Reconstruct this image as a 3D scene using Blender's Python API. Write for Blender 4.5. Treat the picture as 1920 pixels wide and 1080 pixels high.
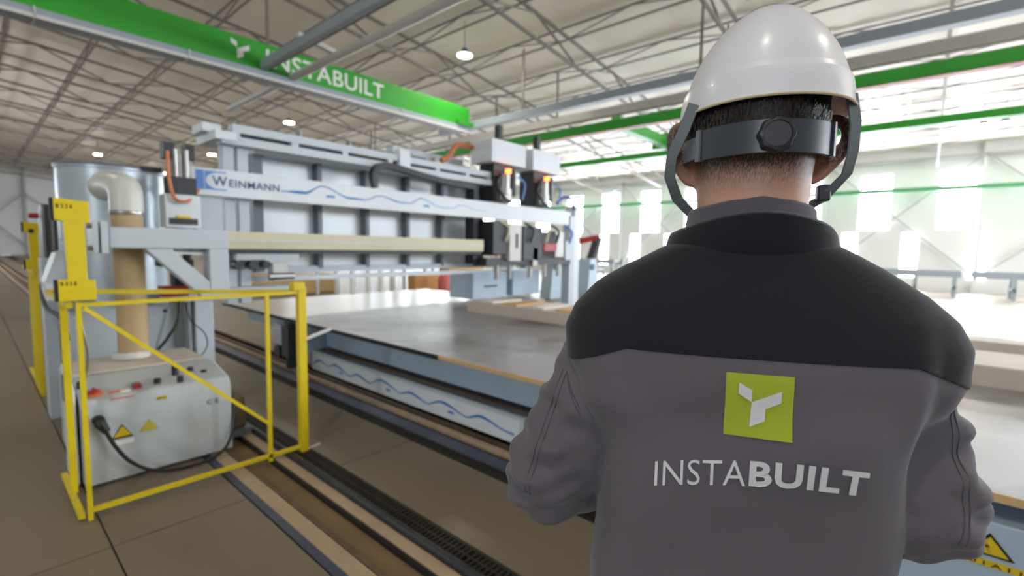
import bpy, bmesh, math, random
import numpy as np
from mathutils import Vector, Matrix
from mathutils.bvhtree import BVHTree
random.seed(7); rng = np.random.RandomState(7)
S = bpy.context.scene; COL = S.collection
for o in list(bpy.data.objects): bpy.data.objects.remove(o)

# ---------------------------------------------------------------- camera
CAM_H, PITCH, YAW, ROLL, FPX = 1.5, math.radians(4.8), math.radians(41.1), math.radians(1.0), 893.0
hf = Vector((math.cos(YAW), math.sin(YAW), 0)); rt = hf.cross(Vector((0, 0, 1)))
fw = hf*math.cos(PITCH) - Vector((0, 0, 1))*math.sin(PITCH); u0 = rt.cross(fw)
cr = rt*math.cos(ROLL) + u0*math.sin(ROLL); cu = cr.cross(fw)
cd = bpy.data.cameras.new('camera'); cam = bpy.data.objects.new('camera', cd); COL.objects.link(cam)
cam.matrix_world = Matrix(((cr.x, cu.x, -fw.x, 0), (cr.y, cu.y, -fw.y, 0), (cr.z, cu.z, -fw.z, CAM_H), (0, 0, 0, 1)))
cd.sensor_width = 36; cd.lens = FPX/1920*36; cd.clip_start = .02; cd.clip_end = 300
cd.dof.use_dof = True; cd.dof.focus_distance = .64; cd.dof.aperture_fstop = 3.6
S.camera = cam
# ---------------------------------------------------------------- world, exposure
W = bpy.data.worlds.new('world'); S.world = W; W.use_nodes = True
bg = W.node_tree.nodes['Background']; bg.inputs[0].default_value = (.93, .96, 1, 1); bg.inputs[1].default_value = 1.0
S.view_settings.view_transform = 'Standard'; S.view_settings.look = 'None'
S.view_settings.exposure = .86; S.view_settings.gamma = 1
try: S.view_settings.use_curve_mapping = False
except Exception: pass
WINDOW_LIGHT, LAMP_LIGHT = 20.0, 150.0

# ---------------------------------------------------------------- materials
def lin(c): return tuple(((v/255)/12.92 if v/255 <= .04045 else ((v/255+.055)/1.055)**2.4) for v in c)
MATS = {}
def mat(name, rgb, rough=.5, metal=0, var=.12, vscale=6, bump=0, bscale=80, emit=0, stretch=None, spec=.5, coat=0):
    if name in MATS: return MATS[name]
    m = bpy.data.materials.new(name); m.use_nodes = True; nt = m.node_tree; N = nt.nodes; K = nt.links
    b = N['Principled BSDF']; c = lin(rgb)
    b.inputs['Roughness'].default_value = rough; b.inputs['Metallic'].default_value = metal
    b.inputs['Specular IOR Level'].default_value = spec
    if coat: b.inputs['Coat Weight'].default_value = coat
    tc = N.new('ShaderNodeTexCoord'); mp = N.new('ShaderNodeMapping'); K.new(tc.outputs['Object'], mp.inputs[0])
    if stretch: mp.inputs['Scale'].default_value = stretch
    nz = N.new('ShaderNodeTexNoise'); nz.inputs['Scale'].default_value = vscale; nz.inputs['Detail'].default_value = 5
    K.new(mp.outputs[0], nz.inputs['Vector'])
    mx = N.new('ShaderNodeMix'); mx.data_type = 'RGBA'
    mx.inputs[6].default_value = (*[v*(1-var) for v in c], 1); mx.inputs[7].default_value = (*[min(1, v*(1+var)) for v in c], 1)
    K.new(nz.outputs['Fac'], mx.inputs[0]); K.new(mx.outputs[2], b.inputs['Base Color'])
    if bump:
        n2 = N.new('ShaderNodeTexNoise'); n2.inputs['Scale'].default_value = bscale; K.new(mp.outputs[0], n2.inputs['Vector'])
        bp = N.new('ShaderNodeBump'); bp.inputs['Strength'].default_value = bump; bp.inputs['Distance'].default_value = .01
        K.new(n2.outputs['Fac'], bp.inputs['Height']); K.new(bp.outputs[0], b.inputs['Normal'])
    if emit:
        b.inputs['Emission Color'].default_value = (*c, 1); b.inputs['Emission Strength'].default_value = emit
    MATS[name] = m; return m
M_FLOOR = mat('concrete_floor', (122, 110, 93), .42, var=.16, vscale=1.1, bump=.06, bscale=30)
M_JOINT = mat('floor_joint', (70, 58, 48), .9)
M_CONC = mat('concrete_kerb', (176, 154, 128), .7, var=.2, vscale=5, bump=.2, bscale=40)
M_DUST = mat('dusty_channel', (128, 106, 76), .8, var=.25, vscale=5)
M_BLACK = mat('black_gap', (22, 21, 22), .7)
M_PIPE = mat('black_conduit', (42, 46, 52), .35)
M_GRATE = mat('cast_iron', (56, 52, 46), .6, metal=.3, bump=.2)
M_STEELBLUE = mat('bluish_steel', (88, 92, 112), .45, metal=.5, var=.25)
M_STEEL = mat('steel', (150, 148, 145), .35, metal=.7)
M_RUST = mat('rusty_rail', (112, 92, 72), .6, metal=.3, var=.3, vscale=12)
M_WALL = mat('white_wall_panel', (208, 209, 207), .6, var=.04, vscale=.6)
M_GLASS = mat('bright_window', (238, 246, 255), .2, emit=WINDOW_LIGHT, var=.0)
M_TRUSS = mat('truss_paint', (128, 120, 114), .55, var=.15)
M_BRACE = mat('bracing_paint', (168, 166, 166), .55)
M_GREEN = mat('crane_green', (46, 158, 40), .42, var=.06, vscale=2)
M_CRANEGREY = mat('crane_rail_grey', (150, 160, 170), .4, var=.06)
M_PALE = mat('pale_rail', (205, 203, 200), .45, var=.05)
M_MACH = mat('machine_blue_grey', (192, 200, 207), .42, var=.06, vscale=3)
M_MACHD = mat('machine_dark_grey', (104, 112, 122), .45, var=.1)
M_MACHW = mat('machine_white', (216, 222, 228), .4, var=.04)
M_SHEET = mat('galvanised_sheet', (224, 229, 233), .32, metal=.05, var=.1, vscale=2)
M_CREAM = mat('cream_profile', (206, 200, 168), .5, var=.06)
M_DARK = mat('dark_mechanism', (46, 48, 52), .5, var=.3, vscale=20)
M_RED = mat('red_part', (170, 38, 38), .45)
M_ORANGE = mat('orange_part', (226, 122, 48), .5)
M_BLUE = mat('logo_blue', (92, 140, 214), .5, var=.05)
M_NAVY = mat('letter_navy', (66, 84, 140), .5, var=.05)
M_WAVE = mat('wave_blue', (36, 116, 188), .5, var=.2, vscale=2)
M_WAVE2 = mat('pale_wave_blue', (150, 186, 222), .5, var=.2, vscale=2)
M_YELLOW = mat('safety_yellow', (226, 200, 20), .42, var=.1, vscale=8)
M_LEMON = mat('sticker_yellow', (222, 190, 20), .5)
M_INK = mat('black_ink', (18, 18, 18), .5)
M_WHITE = mat('white_print', (232, 232, 228), .5, var=.03)
M_DRUM = mat('brushed_drum', (176, 186, 194), .34, metal=.3, var=.1, vscale=3, stretch=(1, 1, .1))
M_HOSE = mat('tan_hose', (186, 162, 122), .5, var=.1)
M_DUCT = mat('translucent_duct', (206, 206, 198), .35, var=.06)
M_CAB = mat('cabinet_grey', (186, 192, 194), .45, var=.07, vscale=3)
M_PINK = mat('pink_sticker', (216, 112, 106), .5)
M_CABLE = mat('black_cable', (28, 28, 30), .45)
M_COPPER = mat('orange_cable', (198, 120, 78), .45)
M_TOPL = mat('pale_plywood', (200, 190, 182), .3, var=.06, vscale=2)
M_TOPD = None
M_PLYEDGE = mat('plywood_edge', (206, 172, 122), .6, var=.15, vscale=20)
M_BEAMB = mat('table_blue', (172, 190, 206), .45, var=.08)
M_WOOD = mat('timber', (214, 176, 118), .6, var=.2, vscale=8, stretch=(1, 6, 6))
M_BOARD = mat('white_board', (226, 218, 206), .5, var=.06)
M_LEDGE = mat('pale_ledge', (204, 192, 178), .6, var=.08)
M_LAMP = mat('lamp_lens', (255, 246, 230), .3, emit=LAMP_LIGHT, var=0)
M_SIGNAL = mat('orange_signal_light', (255, 120, 50), .4, emit=3, var=0)
M_SKIN = None

def ceiling_mat():
    m = bpy.data.materials.new('ribbed_roof_sheet'); m.use_nodes = True; nt = m.node_tree; N = nt.nodes; K = nt.links
    b = N['Principled BSDF']; b.inputs['Base Color'].default_value = (*lin((236, 226, 211)), 1)
    b.inputs['Roughness'].default_value = .42
    tc = N.new('ShaderNodeTexCoord'); wv = N.new('ShaderNodeTexWave'); wv.bands_direction = 'Y'; wv.inputs['Scale'].default_value = 1.0
    bp = N.new('ShaderNodeBump'); bp.inputs['Strength'].default_value = .35; bp.inputs['Distance'].default_value = .03
    K.new(tc.outputs['Object'], wv.inputs['Vector']); K.new(wv.outputs['Fac'], bp.inputs['Height']); K.new(bp.outputs[0], b.inputs['Normal'])
    return m
def tabletop_mat():
    # dark worn film-faced board: grey-brown with its own darker stains
    m = bpy.data.materials.new('film_faced_board'); m.use_nodes = True; nt = m.node_tree; N = nt.nodes; K = nt.links
    b = N['Principled BSDF']; b.inputs['Roughness'].default_value = .2
    tc = N.new('ShaderNodeTexCoord'); n = N.new('ShaderNodeTexNoise'); n.inputs['Scale'].default_value = 1.3; n.inputs['Detail'].default_value = 6
    cr_ = N.new('ShaderNodeValToRGB'); e = cr_.color_ramp.elements
    e[0].position = .34; e[0].color = (*lin((96, 88, 84)), 1); e[1].position = .5; e[1].color = (*lin((158, 156, 158)), 1)
    K.new(tc.outputs['Object'], n.inputs['Vector']); K.new(n.outputs['Fac'], cr_.inputs[0]); K.new(cr_.outputs[0], b.inputs['Base Color'])
    mr = N.new('ShaderNodeMapRange'); mr.inputs[3].default_value = .25; mr.inputs[4].default_value = .5
    K.new(n.outputs['Fac'], mr.inputs[0]); K.new(mr.outputs[0], b.inputs['Roughness'])
    return m
M_CEIL = ceiling_mat(); M_TOPD = tabletop_mat()

# ---------------------------------------------------------------- builders
class B:
    def __init__(s): s.v = []; s.f = []
    def add(s, vs, fs):
        n = len(s.v); s.v += [tuple(v) for v in vs]; s.f += [tuple(i+n for i in f) for f in fs]; return s
    def box(s, x0, x1, y0, y1, z0, z1):
        return s.add([(x0,y0,z0),(x1,y0,z0),(x1,y1,z0),(x0,y1,z0),(x0,y0,z1),(x1,y0,z1),(x1,y1,z1),(x0,y1,z1)],
                     [(3,2,1,0),(4,5,6,7),(0,1,5,4),(1,2,6,5),(2,3,7,6),(3,0,4,7)])
    def bar(s, p, q, w, h=None, up=(0,0,1)):
        p, q = Vector(p), Vector(q); d = (q-p).normalized(); h = h or w; U = Vector(up)
        if abs(d.dot(U)) > .98: U = Vector((1, 0, 0))
        a = d.cross(U).normalized()*w/2; b = a.cross(d).normalized()*h/2
        vs = [p-a-b, p+a-b, p+a+b, p-a+b, q-a-b, q+a-b, q+a+b, q-a+b]
        return s.add(vs, [(0,1,2,3),(7,6,5,4),(4,5,1,0),(5,6,2,1),(6,7,3,2),(7,4,0,3)])
    def tube(s, pts, r, n=10, cap=True, rfun=None):
        P = [Vector(p) for p in pts]; rings = []; prev = None
        for i, p in enumerate(P):
            t = (P[min(i+1, len(P)-1)]-P[max(i-1, 0)]).normalized()
            if prev is None: a = t.orthogonal().normalized()
            else: a = (prev-t*prev.dot(t)).normalized()
            prev = a; b = t.cross(a); rr = rfun(i) if rfun else r
            rings.append([p+(a*math.cos(k*2*math.pi/n)+b*math.sin(k*2*math.pi/n))*rr for k in range(n)])
        fs = [(i*n+k, i*n+(k+1) % n, (i+1)*n+(k+1) % n, (i+1)*n+k) for i in range(len(P)-1) for k in range(n)]
        if cap: fs += [tuple(range(n))[::-1], tuple((len(P)-1)*n+k for k in range(n))]
        return s.add([v for R in rings for v in R], fs)
    def cyl(s, p, q, r, n=16): return s.tube([p, q], r, n)
    def lathe(s, prof, c=(0,0,0), n=40, close=True):
        c = Vector(c); vs = [c+Vector((r*math.cos(k*2*math.pi/n), r*math.sin(k*2*math.pi/n), z)) for r, z in prof for k in range(n)]
        fs = [(i*n+k, i*n+(k+1) % n, (i+1)*n+(k+1) % n, (i+1)*n+k) for i in range(len(prof)-1) for k in range(n)]
        if close: fs += [tuple(range(n))[::-1], tuple((len(prof)-1)*n+k for k in range(n))]
        return s.add(vs, fs)
    def prism(s, poly, plane, a, b):
        # poly 2D in 'xz' (extruded along y a..b), 'yz' (along x) or 'xy' (along z)
        g = {'xz': lambda p, t: (p[0], t, p[1]), 'yz': lambda p, t: (t, p[0], p[1]), 'xy': lambda p, t: (p[0], p[1], t)}[plane]
        n = len(poly); vs = [g(p, a) for p in poly]+[g(p, b) for p in poly]
        return s.add(vs, [tuple(range(n)), tuple(range(2*n-1, n-1, -1))]+[(i, (i+1) % n+0, (i+1) % n+n, i+n)[::-1] for i in range(n)])
    def mesh(s, name, m, smooth=True, off=(0,0,0)):
        me = bpy.data.meshes.new(name); o = Vector(off)
        me.from_pydata([Vector(v)-o for v in s.v], [], s.f); me.validate()
        bm = bmesh.new(); bm.from_mesh(me); bmesh.ops.recalc_face_normals(bm, faces=bm.faces); bm.to_mesh(me); bm.free()
        me.materials.append(m)
        if smooth:
            me.shade_smooth(); me.set_sharp_from_angle(angle=math.radians(35))
        return me
def props(o, label=None, cat=None, group=None, kind=None):
    for k, v in (('label', label), ('category', cat), ('group', group), ('kind', kind)):
        if v: o[k] = v
    return o
def thing(name, loc, label, cat, group=None, rz=0):
    o = bpy.data.objects.new(name, None); COL.objects.link(o); o.location = loc; o.rotation_euler = (0, 0, rz); o.empty_display_size = .05
    return props(o, label, cat, group)
def root_off(p):
    while p is not None:
        if p.parent is None: return p.location
        p = p.parent
    return Vector((0, 0, 0))
def part(name, b, m, parent, bev=0, label=None, kind=None, local=False, smooth=True):
    off = (0, 0, 0) if local else root_off(parent)
    o = bpy.data.objects.new(name, b.mesh(name, m, smooth, off)); COL.objects.link(o); o.parent = parent
    if bev:
        md = o.modifiers.new('bevel', 'BEVEL'); md.width = bev; md.segments = 2; md.limit_method = 'ANGLE'
    return props(o, label, None, None, kind)
def solo(name, b, m, label, cat, group=None, bev=0, loc=None):
    loc = loc if loc is not None else (b.v[0][0], b.v[0][1], min(v[2] for v in b.v))
    o = bpy.data.objects.new(name, b.mesh(name, m, True, loc)); COL.objects.link(o); o.location = loc
    if bev:
        md = o.modifiers.new('bevel', 'BEVEL'); md.width = bev; md.segments = 2; md.limit_method = 'ANGLE'
    return props(o, label, cat, group)
def struct(name, b, m, label=None, parent=None):
    o = bpy.data.objects.new(name, b.mesh(name, m)); COL.objects.link(o)
    if parent: o.parent = parent
    else: props(o, label, None, None, 'structure'); o['category'] = name.split('_')[0]
    return o
def copy_part(o, parent, delta=(0, 0, 0)):
    c = o.copy(); COL.objects.link(c); c.parent = parent; c.location = Vector(o.location)+Vector(delta); return c
def text_verts(body, bold=0., spacing=1., res=4, extrude=.0):
    cu_ = bpy.data.curves.new('t', 'FONT'); cu_.body = body; cu_.offset = bold; cu_.space_character = spacing
    cu_.resolution_u = res; cu_.extrude = extrude; cu_.align_x = 'LEFT'
    o = bpy.data.objects.new('t', cu_); COL.objects.link(o); bpy.context.view_layer.update()
    me = bpy.data.meshes.new_from_object(o.evaluated_get(bpy.context.evaluated_depsgraph_get()))
    vs = [tuple(v.co) for v in me.vertices]; fs = [tuple(p.vertices) for p in me.polygons]
    bpy.data.objects.remove(o); bpy.data.curves.remove(cu_); bpy.data.meshes.remove(me)
    return vs, fs
def lettering(name, body, origin, xd, yd, width, height, m, parent, bold=0., spacing=1., depth=.002):
    # flat print: letters fitted to width x height, standing a hair proud of the surface
    vs, fs = text_verts(body, bold, spacing)
    x0 = min(v[0] for v in vs); x1 = max(v[0] for v in vs); y0 = min(v[1] for v in vs); y1 = max(v[1] for v in vs)
    O, X, Y = Vector(origin), Vector(xd), Vector(yd); Z = X.cross(Y)*depth
    b = B(); b.add([O+X*((v[0]-x0)/(x1-x0)*width)+Y*((v[1]-y0)/(y1-y0)*height)+Z for v in vs], fs)
    return part(name, b, m, parent, smooth=False)
def ribbon(pts, w, xd, yd, origin, depth=.002):
    # flat painted stripe following 2D points with a width per point
    O, X, Y = Vector(origin), Vector(xd), Vector(yd); Z = X.cross(Y)*depth; vs = []; n = len(pts)
    for i, p in enumerate(pts):
        a, c = pts[max(i-1, 0)], pts[min(i+1, n-1)]; dx, dy = c[0]-a[0], c[1]-a[1]; L = math.hypot(dx, dy) or 1
        nx, ny = -dy/L, dx/L; hw = w(i/(n-1))/2
        vs += [O+X*(p[0]+nx*hw)+Y*(p[1]+ny*hw)+Z, O+X*(p[0]-nx*hw)+Y*(p[1]-ny*hw)+Z]
    b = B(); b.add(vs, [(2*i, 2*i+1, 2*i+3, 2*i+2) for i in range(n-1)]); return b
def wave_line(x0, x1, n, bumps):
    # painted river line: bumps (centre, half-width, height)
    out = []
    for i in range(n):
        x = x0+(x1-x0)*i/(n-1); y = 0
        for c, hw, h in bumps:
            t = (x-c)/hw
            if -1 < t < 1.6: y += h*(math.cos(t*math.pi)*.5+.5 if t < 0 else math.cos(t/1.6*math.pi)*.5+.5)
        out.append((x, y+.006*math.sin(x*5)))
    return out
XD, YD, ZD = Vector((1, 0, 0)), Vector((0, 1, 0)), Vector((0, 0, 1))

# ================================================================ STRUCTURE
WX, FY = 27.0, 66.0                    # right wall plane, far wall plane
X_MIN, Y_MIN = -9.0, -12.0
floor = struct('floor', B().box(X_MIN, WX+.3, Y_MIN, FY+.3, -.3, -.03), M_JOINT, 'beige concrete hall floor with saw-cut joints')
xs = [X_MIN, -6.4, -3, .4, 1.02]; ys = [-12, -7, -2, 2.93, 8, 13, 18, 24, 30, 36, 42, 48, 54, 60, FY]
def slabs(x0, x1, ystep=None):
    for j in range(len(ys)-1):
        b = B().box(x0+.004, x1-.004, ys[j]+.005, ys[j+1]-.005, -.08, 0)
        o = struct('slab', b, M_FLOOR, parent=floor)
for i in range(4): slabs(xs[i], xs[i+1])
slabs(1.6, 2.2)
for a, c in ((2.78, 6.5), (6.5, 11.5), (11.5, 16.5), (16.5, 21.5), (21.5, WX)): slabs(a, c)
# near track strips along the hall (x ranges)
Y0T, Y1T = -4, 50
struct('trim_1', B().box(1.025, 1.07, Y0T, Y1T, -.08, .002), M_STEELBLUE, 'bluish steel edge strip along the near track')
struct('trim_2', B().box(1.07, 1.155, Y0T, Y1T, -.08, .004), M_CONC, 'pale concrete kerb strip left of the near track rail')
struct('trim_3', B().box(1.155, 1.345, Y0T, Y1T, -.08, -.025), M_DUST, 'dusty sunken channel of the near track')
struct('trim_4', B().box(1.345, 1.415, Y0T, Y1T, -.08, .004), M_CONC, 'pale concrete kerb strip beside the black conduit')
struct('trim_5', B().box(1.415, 1.6, Y0T, Y1T, -.08, -.04), M_BLACK, 'dark drain trench under the grates')
struct('trim_6', B().box(2.2, 2.31, Y0T, Y1T, -.08, -.04), M_BLACK, 'dark drain trench beside the table track')
struct('trim_7', B().box(2.31, 2.44, Y0T, Y1T, -.08, .0), M_STEELBLUE, 'grey steel strip beside the table track')
struct('trim_8', B().box(2.44, 2.78, Y0T, Y1T, -.08, -.03), M_DUST, 'dusty channel of the table track')
# roof, walls
EAVE, SL = 6.05, .1
def roofz(x): return EAVE+SL*(WX-x)
struct('ceiling', B().prism([(X_MIN, roofz(X_MIN)), (WX+.3, roofz(WX+.3)), (WX+.3, roofz(WX+.3)+.15), (X_MIN, roofz(X_MIN)+.15)], 'xz', Y_MIN, FY+.3), M_CEIL, 'pale ribbed roof sheeting sloping down to the window wall')
# right wall with real openings: upper windows and lower tall ones
UP = [(2.58-2.68*k, 1.41-2.68*k) for k in range(-6, 4)]
UP = [(c+.6, c-.6) for c in [2.0-2.68*k for k in range(-22, 5)]]
LOW = [(c+.32, c-.32) for c in [.68-2.16*k for k in range(-8, 4)]]
def wall_with_holes(name, x0, x1, y0, y1, z0, z1, holes, m, label):
    ysplit = sorted({y0, y1, *[h[0] for h in holes], *[h[1] for h in holes]}); b = B()
    for a, c in zip(ysplit[:-1], ysplit[1:]):
        mid = (a+c)/2; zs = sorted([(h[2], h[3]) for h in holes if h[0] < mid < h[1]]); z = z0
        for p, q in zs:
            if p > z: b.box(x0, x1, a, c, z, p)
            z = max(z, q)
        if z < z1: b.box(x0, x1, a, c, z, z1)
    return struct(name, b, m, label)
holes = [(c-.6, c+.6, 2.56, 5.04) for c in [2.0-2.68*k for k in range(-22, 5)]]+[(c-.32, c+.32, .5, 2.5) for c in [.68-2.16*k for k in range(-8, 4)]]
wall_with_holes('wall_right', WX, WX+.2, Y_MIN, FY, 0, EAVE+.1, holes, M_WALL, 'white panelled side wall pierced by bright windows')
nwin = 0
for y0, y1, z0, z1 in holes:
    nwin += 1; tall = z0 < 2
    o = struct('window_%d' % nwin, B().box(WX+.08, WX+.1, y0, y1, z0, z1), M_GLASS, ('narrow low daylight window' if tall else 'tall upper daylight window')+' in the white side wall')
    fr = B().box(WX+.05, WX+.12, y0, y0+.04, z0, z1).box(WX+.05, WX+.12, y1-.04, y1, z0, z1).box(WX+.05, WX+.12, y0, y1, z0, z0+.04).box(WX+.05, WX+.12, y0, y1, z1-.04, z1)
    part('window_frame', fr, M_MACHW, o, local=True)
struct('wall_far', B().box(X_MIN, WX, FY, FY+.2, 0, roofz(X_MIN)), M_WALL, 'white end wall far down the hall')
lh = [(c-.6, c+.6, 2.56, 5.04) for c in [2.0-2.68*k for k in (-14, -13, -12, -11, -10, 2)]]  # added glowing windows out of view, positions chosen by the light they give
wall_with_holes('wall_left', X_MIN-.2, X_MIN, Y_MIN, FY, 0, roofz(X_MIN), lh, M_WALL, 'white wall with added windows on the left side of the hall')
for y0, y1, z0, z1 in lh:
    nwin += 1; struct('window_%d' % nwin, B().box(X_MIN-.12, X_MIN-.1, y0, y1, z0, z1), M_GLASS, 'tall added fill-light window in the unseen left wall of the hall')
bh = [(8.4+2.68*k, 9.6+2.68*k) for k in range(6)]  # unseen windows added here so light reaches the machine's sheet panels
b = B().box(X_MIN, WX, Y_MIN-.2, Y_MIN, 0, 2.56).box(X_MIN, WX, Y_MIN-.2, Y_MIN, 5.04, roofz(X_MIN)); xe = X_MIN
for x0, x1 in bh: b.box(xe, x0, Y_MIN-.2, Y_MIN, 2.56, 5.04); xe = x1
struct('wall_back', b.box(xe, WX, Y_MIN-.2, Y_MIN, 2.56, 5.04), M_WALL, 'white end wall with added windows at the near end of the hall')
for x0, x1 in bh:
    nwin += 1; struct('window_%d' % nwin, B().box(x0, x1, Y_MIN-.12, Y_MIN-.1, 2.56, 5.04), M_GLASS, 'tall added fill-light window in the unseen near end wall of the hall')
# wall posts and cross bracing of the side wall
k = 0
for yy in np.arange(-6.8, 60, 5.36):
    k += 1; struct('trim_%d' % (10+k), B().box(WX-.16, WX, yy-.07, yy+.07, 0, EAVE), M_WALL, 'white wall post between the side windows')
    b = B(); b.bar((WX-.2, yy, .6), (WX-.2, yy+5.36, 5.6), .06); b.bar((WX-.2, yy+5.36, .6), (WX-.2, yy, 5.6), .06)
    k += 1; struct('trim_%d' % (10+k), b, M_BRACE, 'grey diagonal cross bracing on the side wall')
k += 1; struct('trim_%d' % (10+k), B().box(WX-.2, WX-.05, -8, 60, 5.5, 5.6), M_BRACE, 'grey eaves rail along the side wall')
for xx in np.arange(-6, 26, 5.0):
    b = B(); b.box(xx-.1, xx+.1, FY-.25, FY, 0, roofz(xx)); b.bar((xx, FY-.3, .8), (xx+5, FY-.3, 6), .1); b.bar((xx+5, FY-.3, .8), (xx, FY-.3, 6), .1)
    k += 1; struct('trim_%d' % (10+k), b, M_BRACE, 'grey post and cross bracing on the far end wall')

# ---------------------------------------------------------------- roof trusses and purlins
def lattice(root, p, q, depth, step, m, w=.06, wd=.035):
    p, q = Vector(p), Vector(q); d = q-p; L = d.length; d.normalize(); dn = Vector((0, 0, -depth)); loc = root.location
    part('top_chord', B().bar(p, q, w), m, root); part('bottom_chord', B().bar(p+dn, q+dn, w), m, root)
    n = int(L/step); me = [None, None]
    for i in range(n):
        a = p+d*(i*step); c = p+d*((i+1)*step)
        s0, s1 = (a, c+dn) if i % 2 == 0 else (a+dn, c)
        if me[i % 2] is None:
            me[i % 2] = (part('diagonal', B().bar(s0, s1, wd), m, root), i)
        else:
            o, i0 = me[i % 2]; copy_part(o, root, d*((i-i0)*step))
for Yt in list(range(-4, 48, 4))+[52, 56, 60, 64]:
    t = thing('roof_truss', (0, Yt, roofz(0)-.25), 'grey lattice roof truss spanning across the hall under the pale roof', 'truss', 'lattice roof trusses across the hall')
    lattice(t, (-6, Yt, roofz(-6)-.25), (26.8, Yt, roofz(26.8)-.25), .62, 2.0, M_TRUSS, .075, .045)
for Xt in np.arange(-2.8, 26, 2.0):
    Xt = round(float(Xt), 2)
    t = thing('roof_purlin', (Xt, 0, roofz(Xt)-.06), 'thin grey lattice purlin running lengthwise under the roof sheets', 'purlin', 'lattice purlins along the hall')
    lattice(t, (Xt, -6, roofz(Xt)-.06), (Xt, 62, roofz(Xt)-.06), .34, 2.0, M_TRUSS, .045, .028)
# roof lamps
LAMPS = [(9.5, 10.2), (9.7, 21.7), (10.1, 33.1), (10.4, 39), (10.5, 44.7), (10.8, 50.8), (20.6, 13.5), (21.6, -1.0), (21.6, -1.5), (6.1, 42), (6.3, 48.5), (20.6, 25), (20.6, 36), (-2, 10.2), (-2, 0), (5, -4)]
for i, (x, y) in enumerate(LAMPS):
    z = roofz(x)-.95
    t = thing('high_bay_lamp', (x, y, z), 'round glowing high bay lamp hanging under the roof trusses', 'lamp', 'high bay lamps under the roof')
    part('housing', B().lathe([(.2, .02), (.2, .06), (.1, .12), (.08, .2), (.02, .22)], (x, y, z), 20), M_MACHD, t)
    part('lens', B().lathe([(.19, .0), (.19, .02)], (x, y, z), 20), M_LAMP, t)
    part('hanger_rod', B().cyl((x, y, z+.2), (x, y, roofz(x)-.02), .012, 6), M_TRUSS, t)

# ================================================================ CRANES
GY = 11.0
t = thing('bridge_crane', (5, GY, 5.0), 'green overhead crane girder lettered INSTABUILT with pale grey rail below', 'crane')
part('girder', B().box(-6, 10.45, GY-.02, GY+.3, 5.17, 5.76), M_GREEN, t, .01)
part('bottom_rail', B().box(-6, 10.4, GY-.08, GY+.36, 5.03, 5.17), M_CRANEGREY, t, .01)
part('rail_lip', B().box(-6, 10.4, GY-.1, GY-.08, 5.0, 5.06), M_PALE, t)
for xx in (0.9, 3.0, 7.9): part('rail_joint', B().box(xx, xx+.02, GY-.1, GY+.37, 5.02, 5.18), M_PALE, t)
part('end_carriage', B().box(9.9, 10.5, GY-.15, GY+.45, 5.18, 5.3), M_GREEN, t)
lettering('lettering', 'INSTABUILT', (4.45, GY-.02, 5.29), XD, ZD, 2.92, .37, M_WHITE, t, .012, 1.05, .004)
def logo_y(o, s, xd, yd, m, parent, depth=.004):
    O, X, Y = Vector(o), Vector(xd), Vector(yd); Z = X.cross(Y)*depth; res = []
    for poly in ([(0, 1), (.33, .85), (.33, .56), (0, .74)], [(.33, .5), (1, .85), (1, .58), (.66, .42), (.66, .16), (.33, 0)]):
        b = B(); b.add([O+X*(p[0]*s*.93)+Y*(p[1]*s)+Z for p in poly], [tuple(range(len(poly)))]); res.append(part('emblem', b, m, parent, smooth=False))
    return res
logo_y((3.76, GY-.02, 5.29), .38, XD, ZD, M_WHITE, t)
def rail(name, x, y0, y1, z, w, h, m, label, cat='crane rail', hang=True):
    t = thing(name, (x, (y0+y1)/2, z), label, cat)
    part('profile', B().box(x-w/2, x+w/2, y0, y1, z, z+h), m, t, .01)
    part('flange', B().box(x-w*.8, x+w*.8, y0, y1, z-.02, z+.015), m, t)
    if hang:
        for yy in np.arange(y0+1, y1, 5.0): part('hanger', B().bar((x, yy, z+h), (x, yy, roofz(x)-.6), .05), M_TRUSS, t)
    return t
rail('crane_runway', 10.65, -7, 12.6, 5.2, .14, .2, M_CRANEGREY, 'blue grey runway rail meeting the end of the lettered girder')
rail('crane_runway', 12.3, -7, 20, 5.32, .16, .22, M_PALE, 'pale grey runway rail directly above the long green beam')
t = rail('green_runway_beam', 12.75, -7, 22, 5.02, .16, .26, M_GREEN, 'long green runway beam with thin red lower edge', 'crane beam', False)
part('red_edge', B().box(12.62, 12.88, -7, 22, 4.985, 5.0), M_RED, t)
for yy in (-4, 4, 12, 20): part('hanger', B().bar((12.75, yy, 5.28), (12.75, yy, roofz(12.75)-.6), .06), M_TRUSS, t)
t = rail('green_runway_beam', 17.0, -9, 30, 4.94, .2, .2, M_GREEN, 'dark green runway beam nearer the window wall', 'crane beam', False)
t = thing('green_crane_carriage', (15.4, 7.6, 5.0), 'green crane end carriage on the runway beam nearer the windows', 'crane')
part('girder', B().box(13.2, 17.3, 7.3, 7.6, 5.2, 5.55), M_GREEN, t, .01)
part('bracket', B().prism([(6.2, 5.2), (8.0, 5.2), (8.0, 5.75), (7.4, 5.75)], 'yz', 16.9, 17.1), M_GREEN, t)
rail('wall_runway_beam', 26.3, -9, 58, 4.15, .18, .16, mat('muted_green', (84, 150, 104), .5), 'thin green runway beam running along the window wall', 'crane beam', False)
t = thing('double_ceiling_rail', (4.7, 9, 5.2), 'pair of pale overhead rails joined by short crossbars above the machine', 'crane rail')
part('blue_rail', B().box(4.32, 4.44, -2, 12.2, 5.2, 5.38), M_CRANEGREY, t, .01)
part('rail_web', B().box(4.44, 4.6, -2, 12.0, 5.3, 5.33), M_MACHD, t)
part('pale_rail', B().tube([(5.0, -2, 5.2), (5.0, 14.9, 5.2)], .085, 12), M_PALE, t)
for yy in (2, 5.6, 9.2, 11.9): part('crossbar', B().bar((4.3, yy, 5.42), (5.1, yy, 5.32), .09), M_PALE, t)
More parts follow.
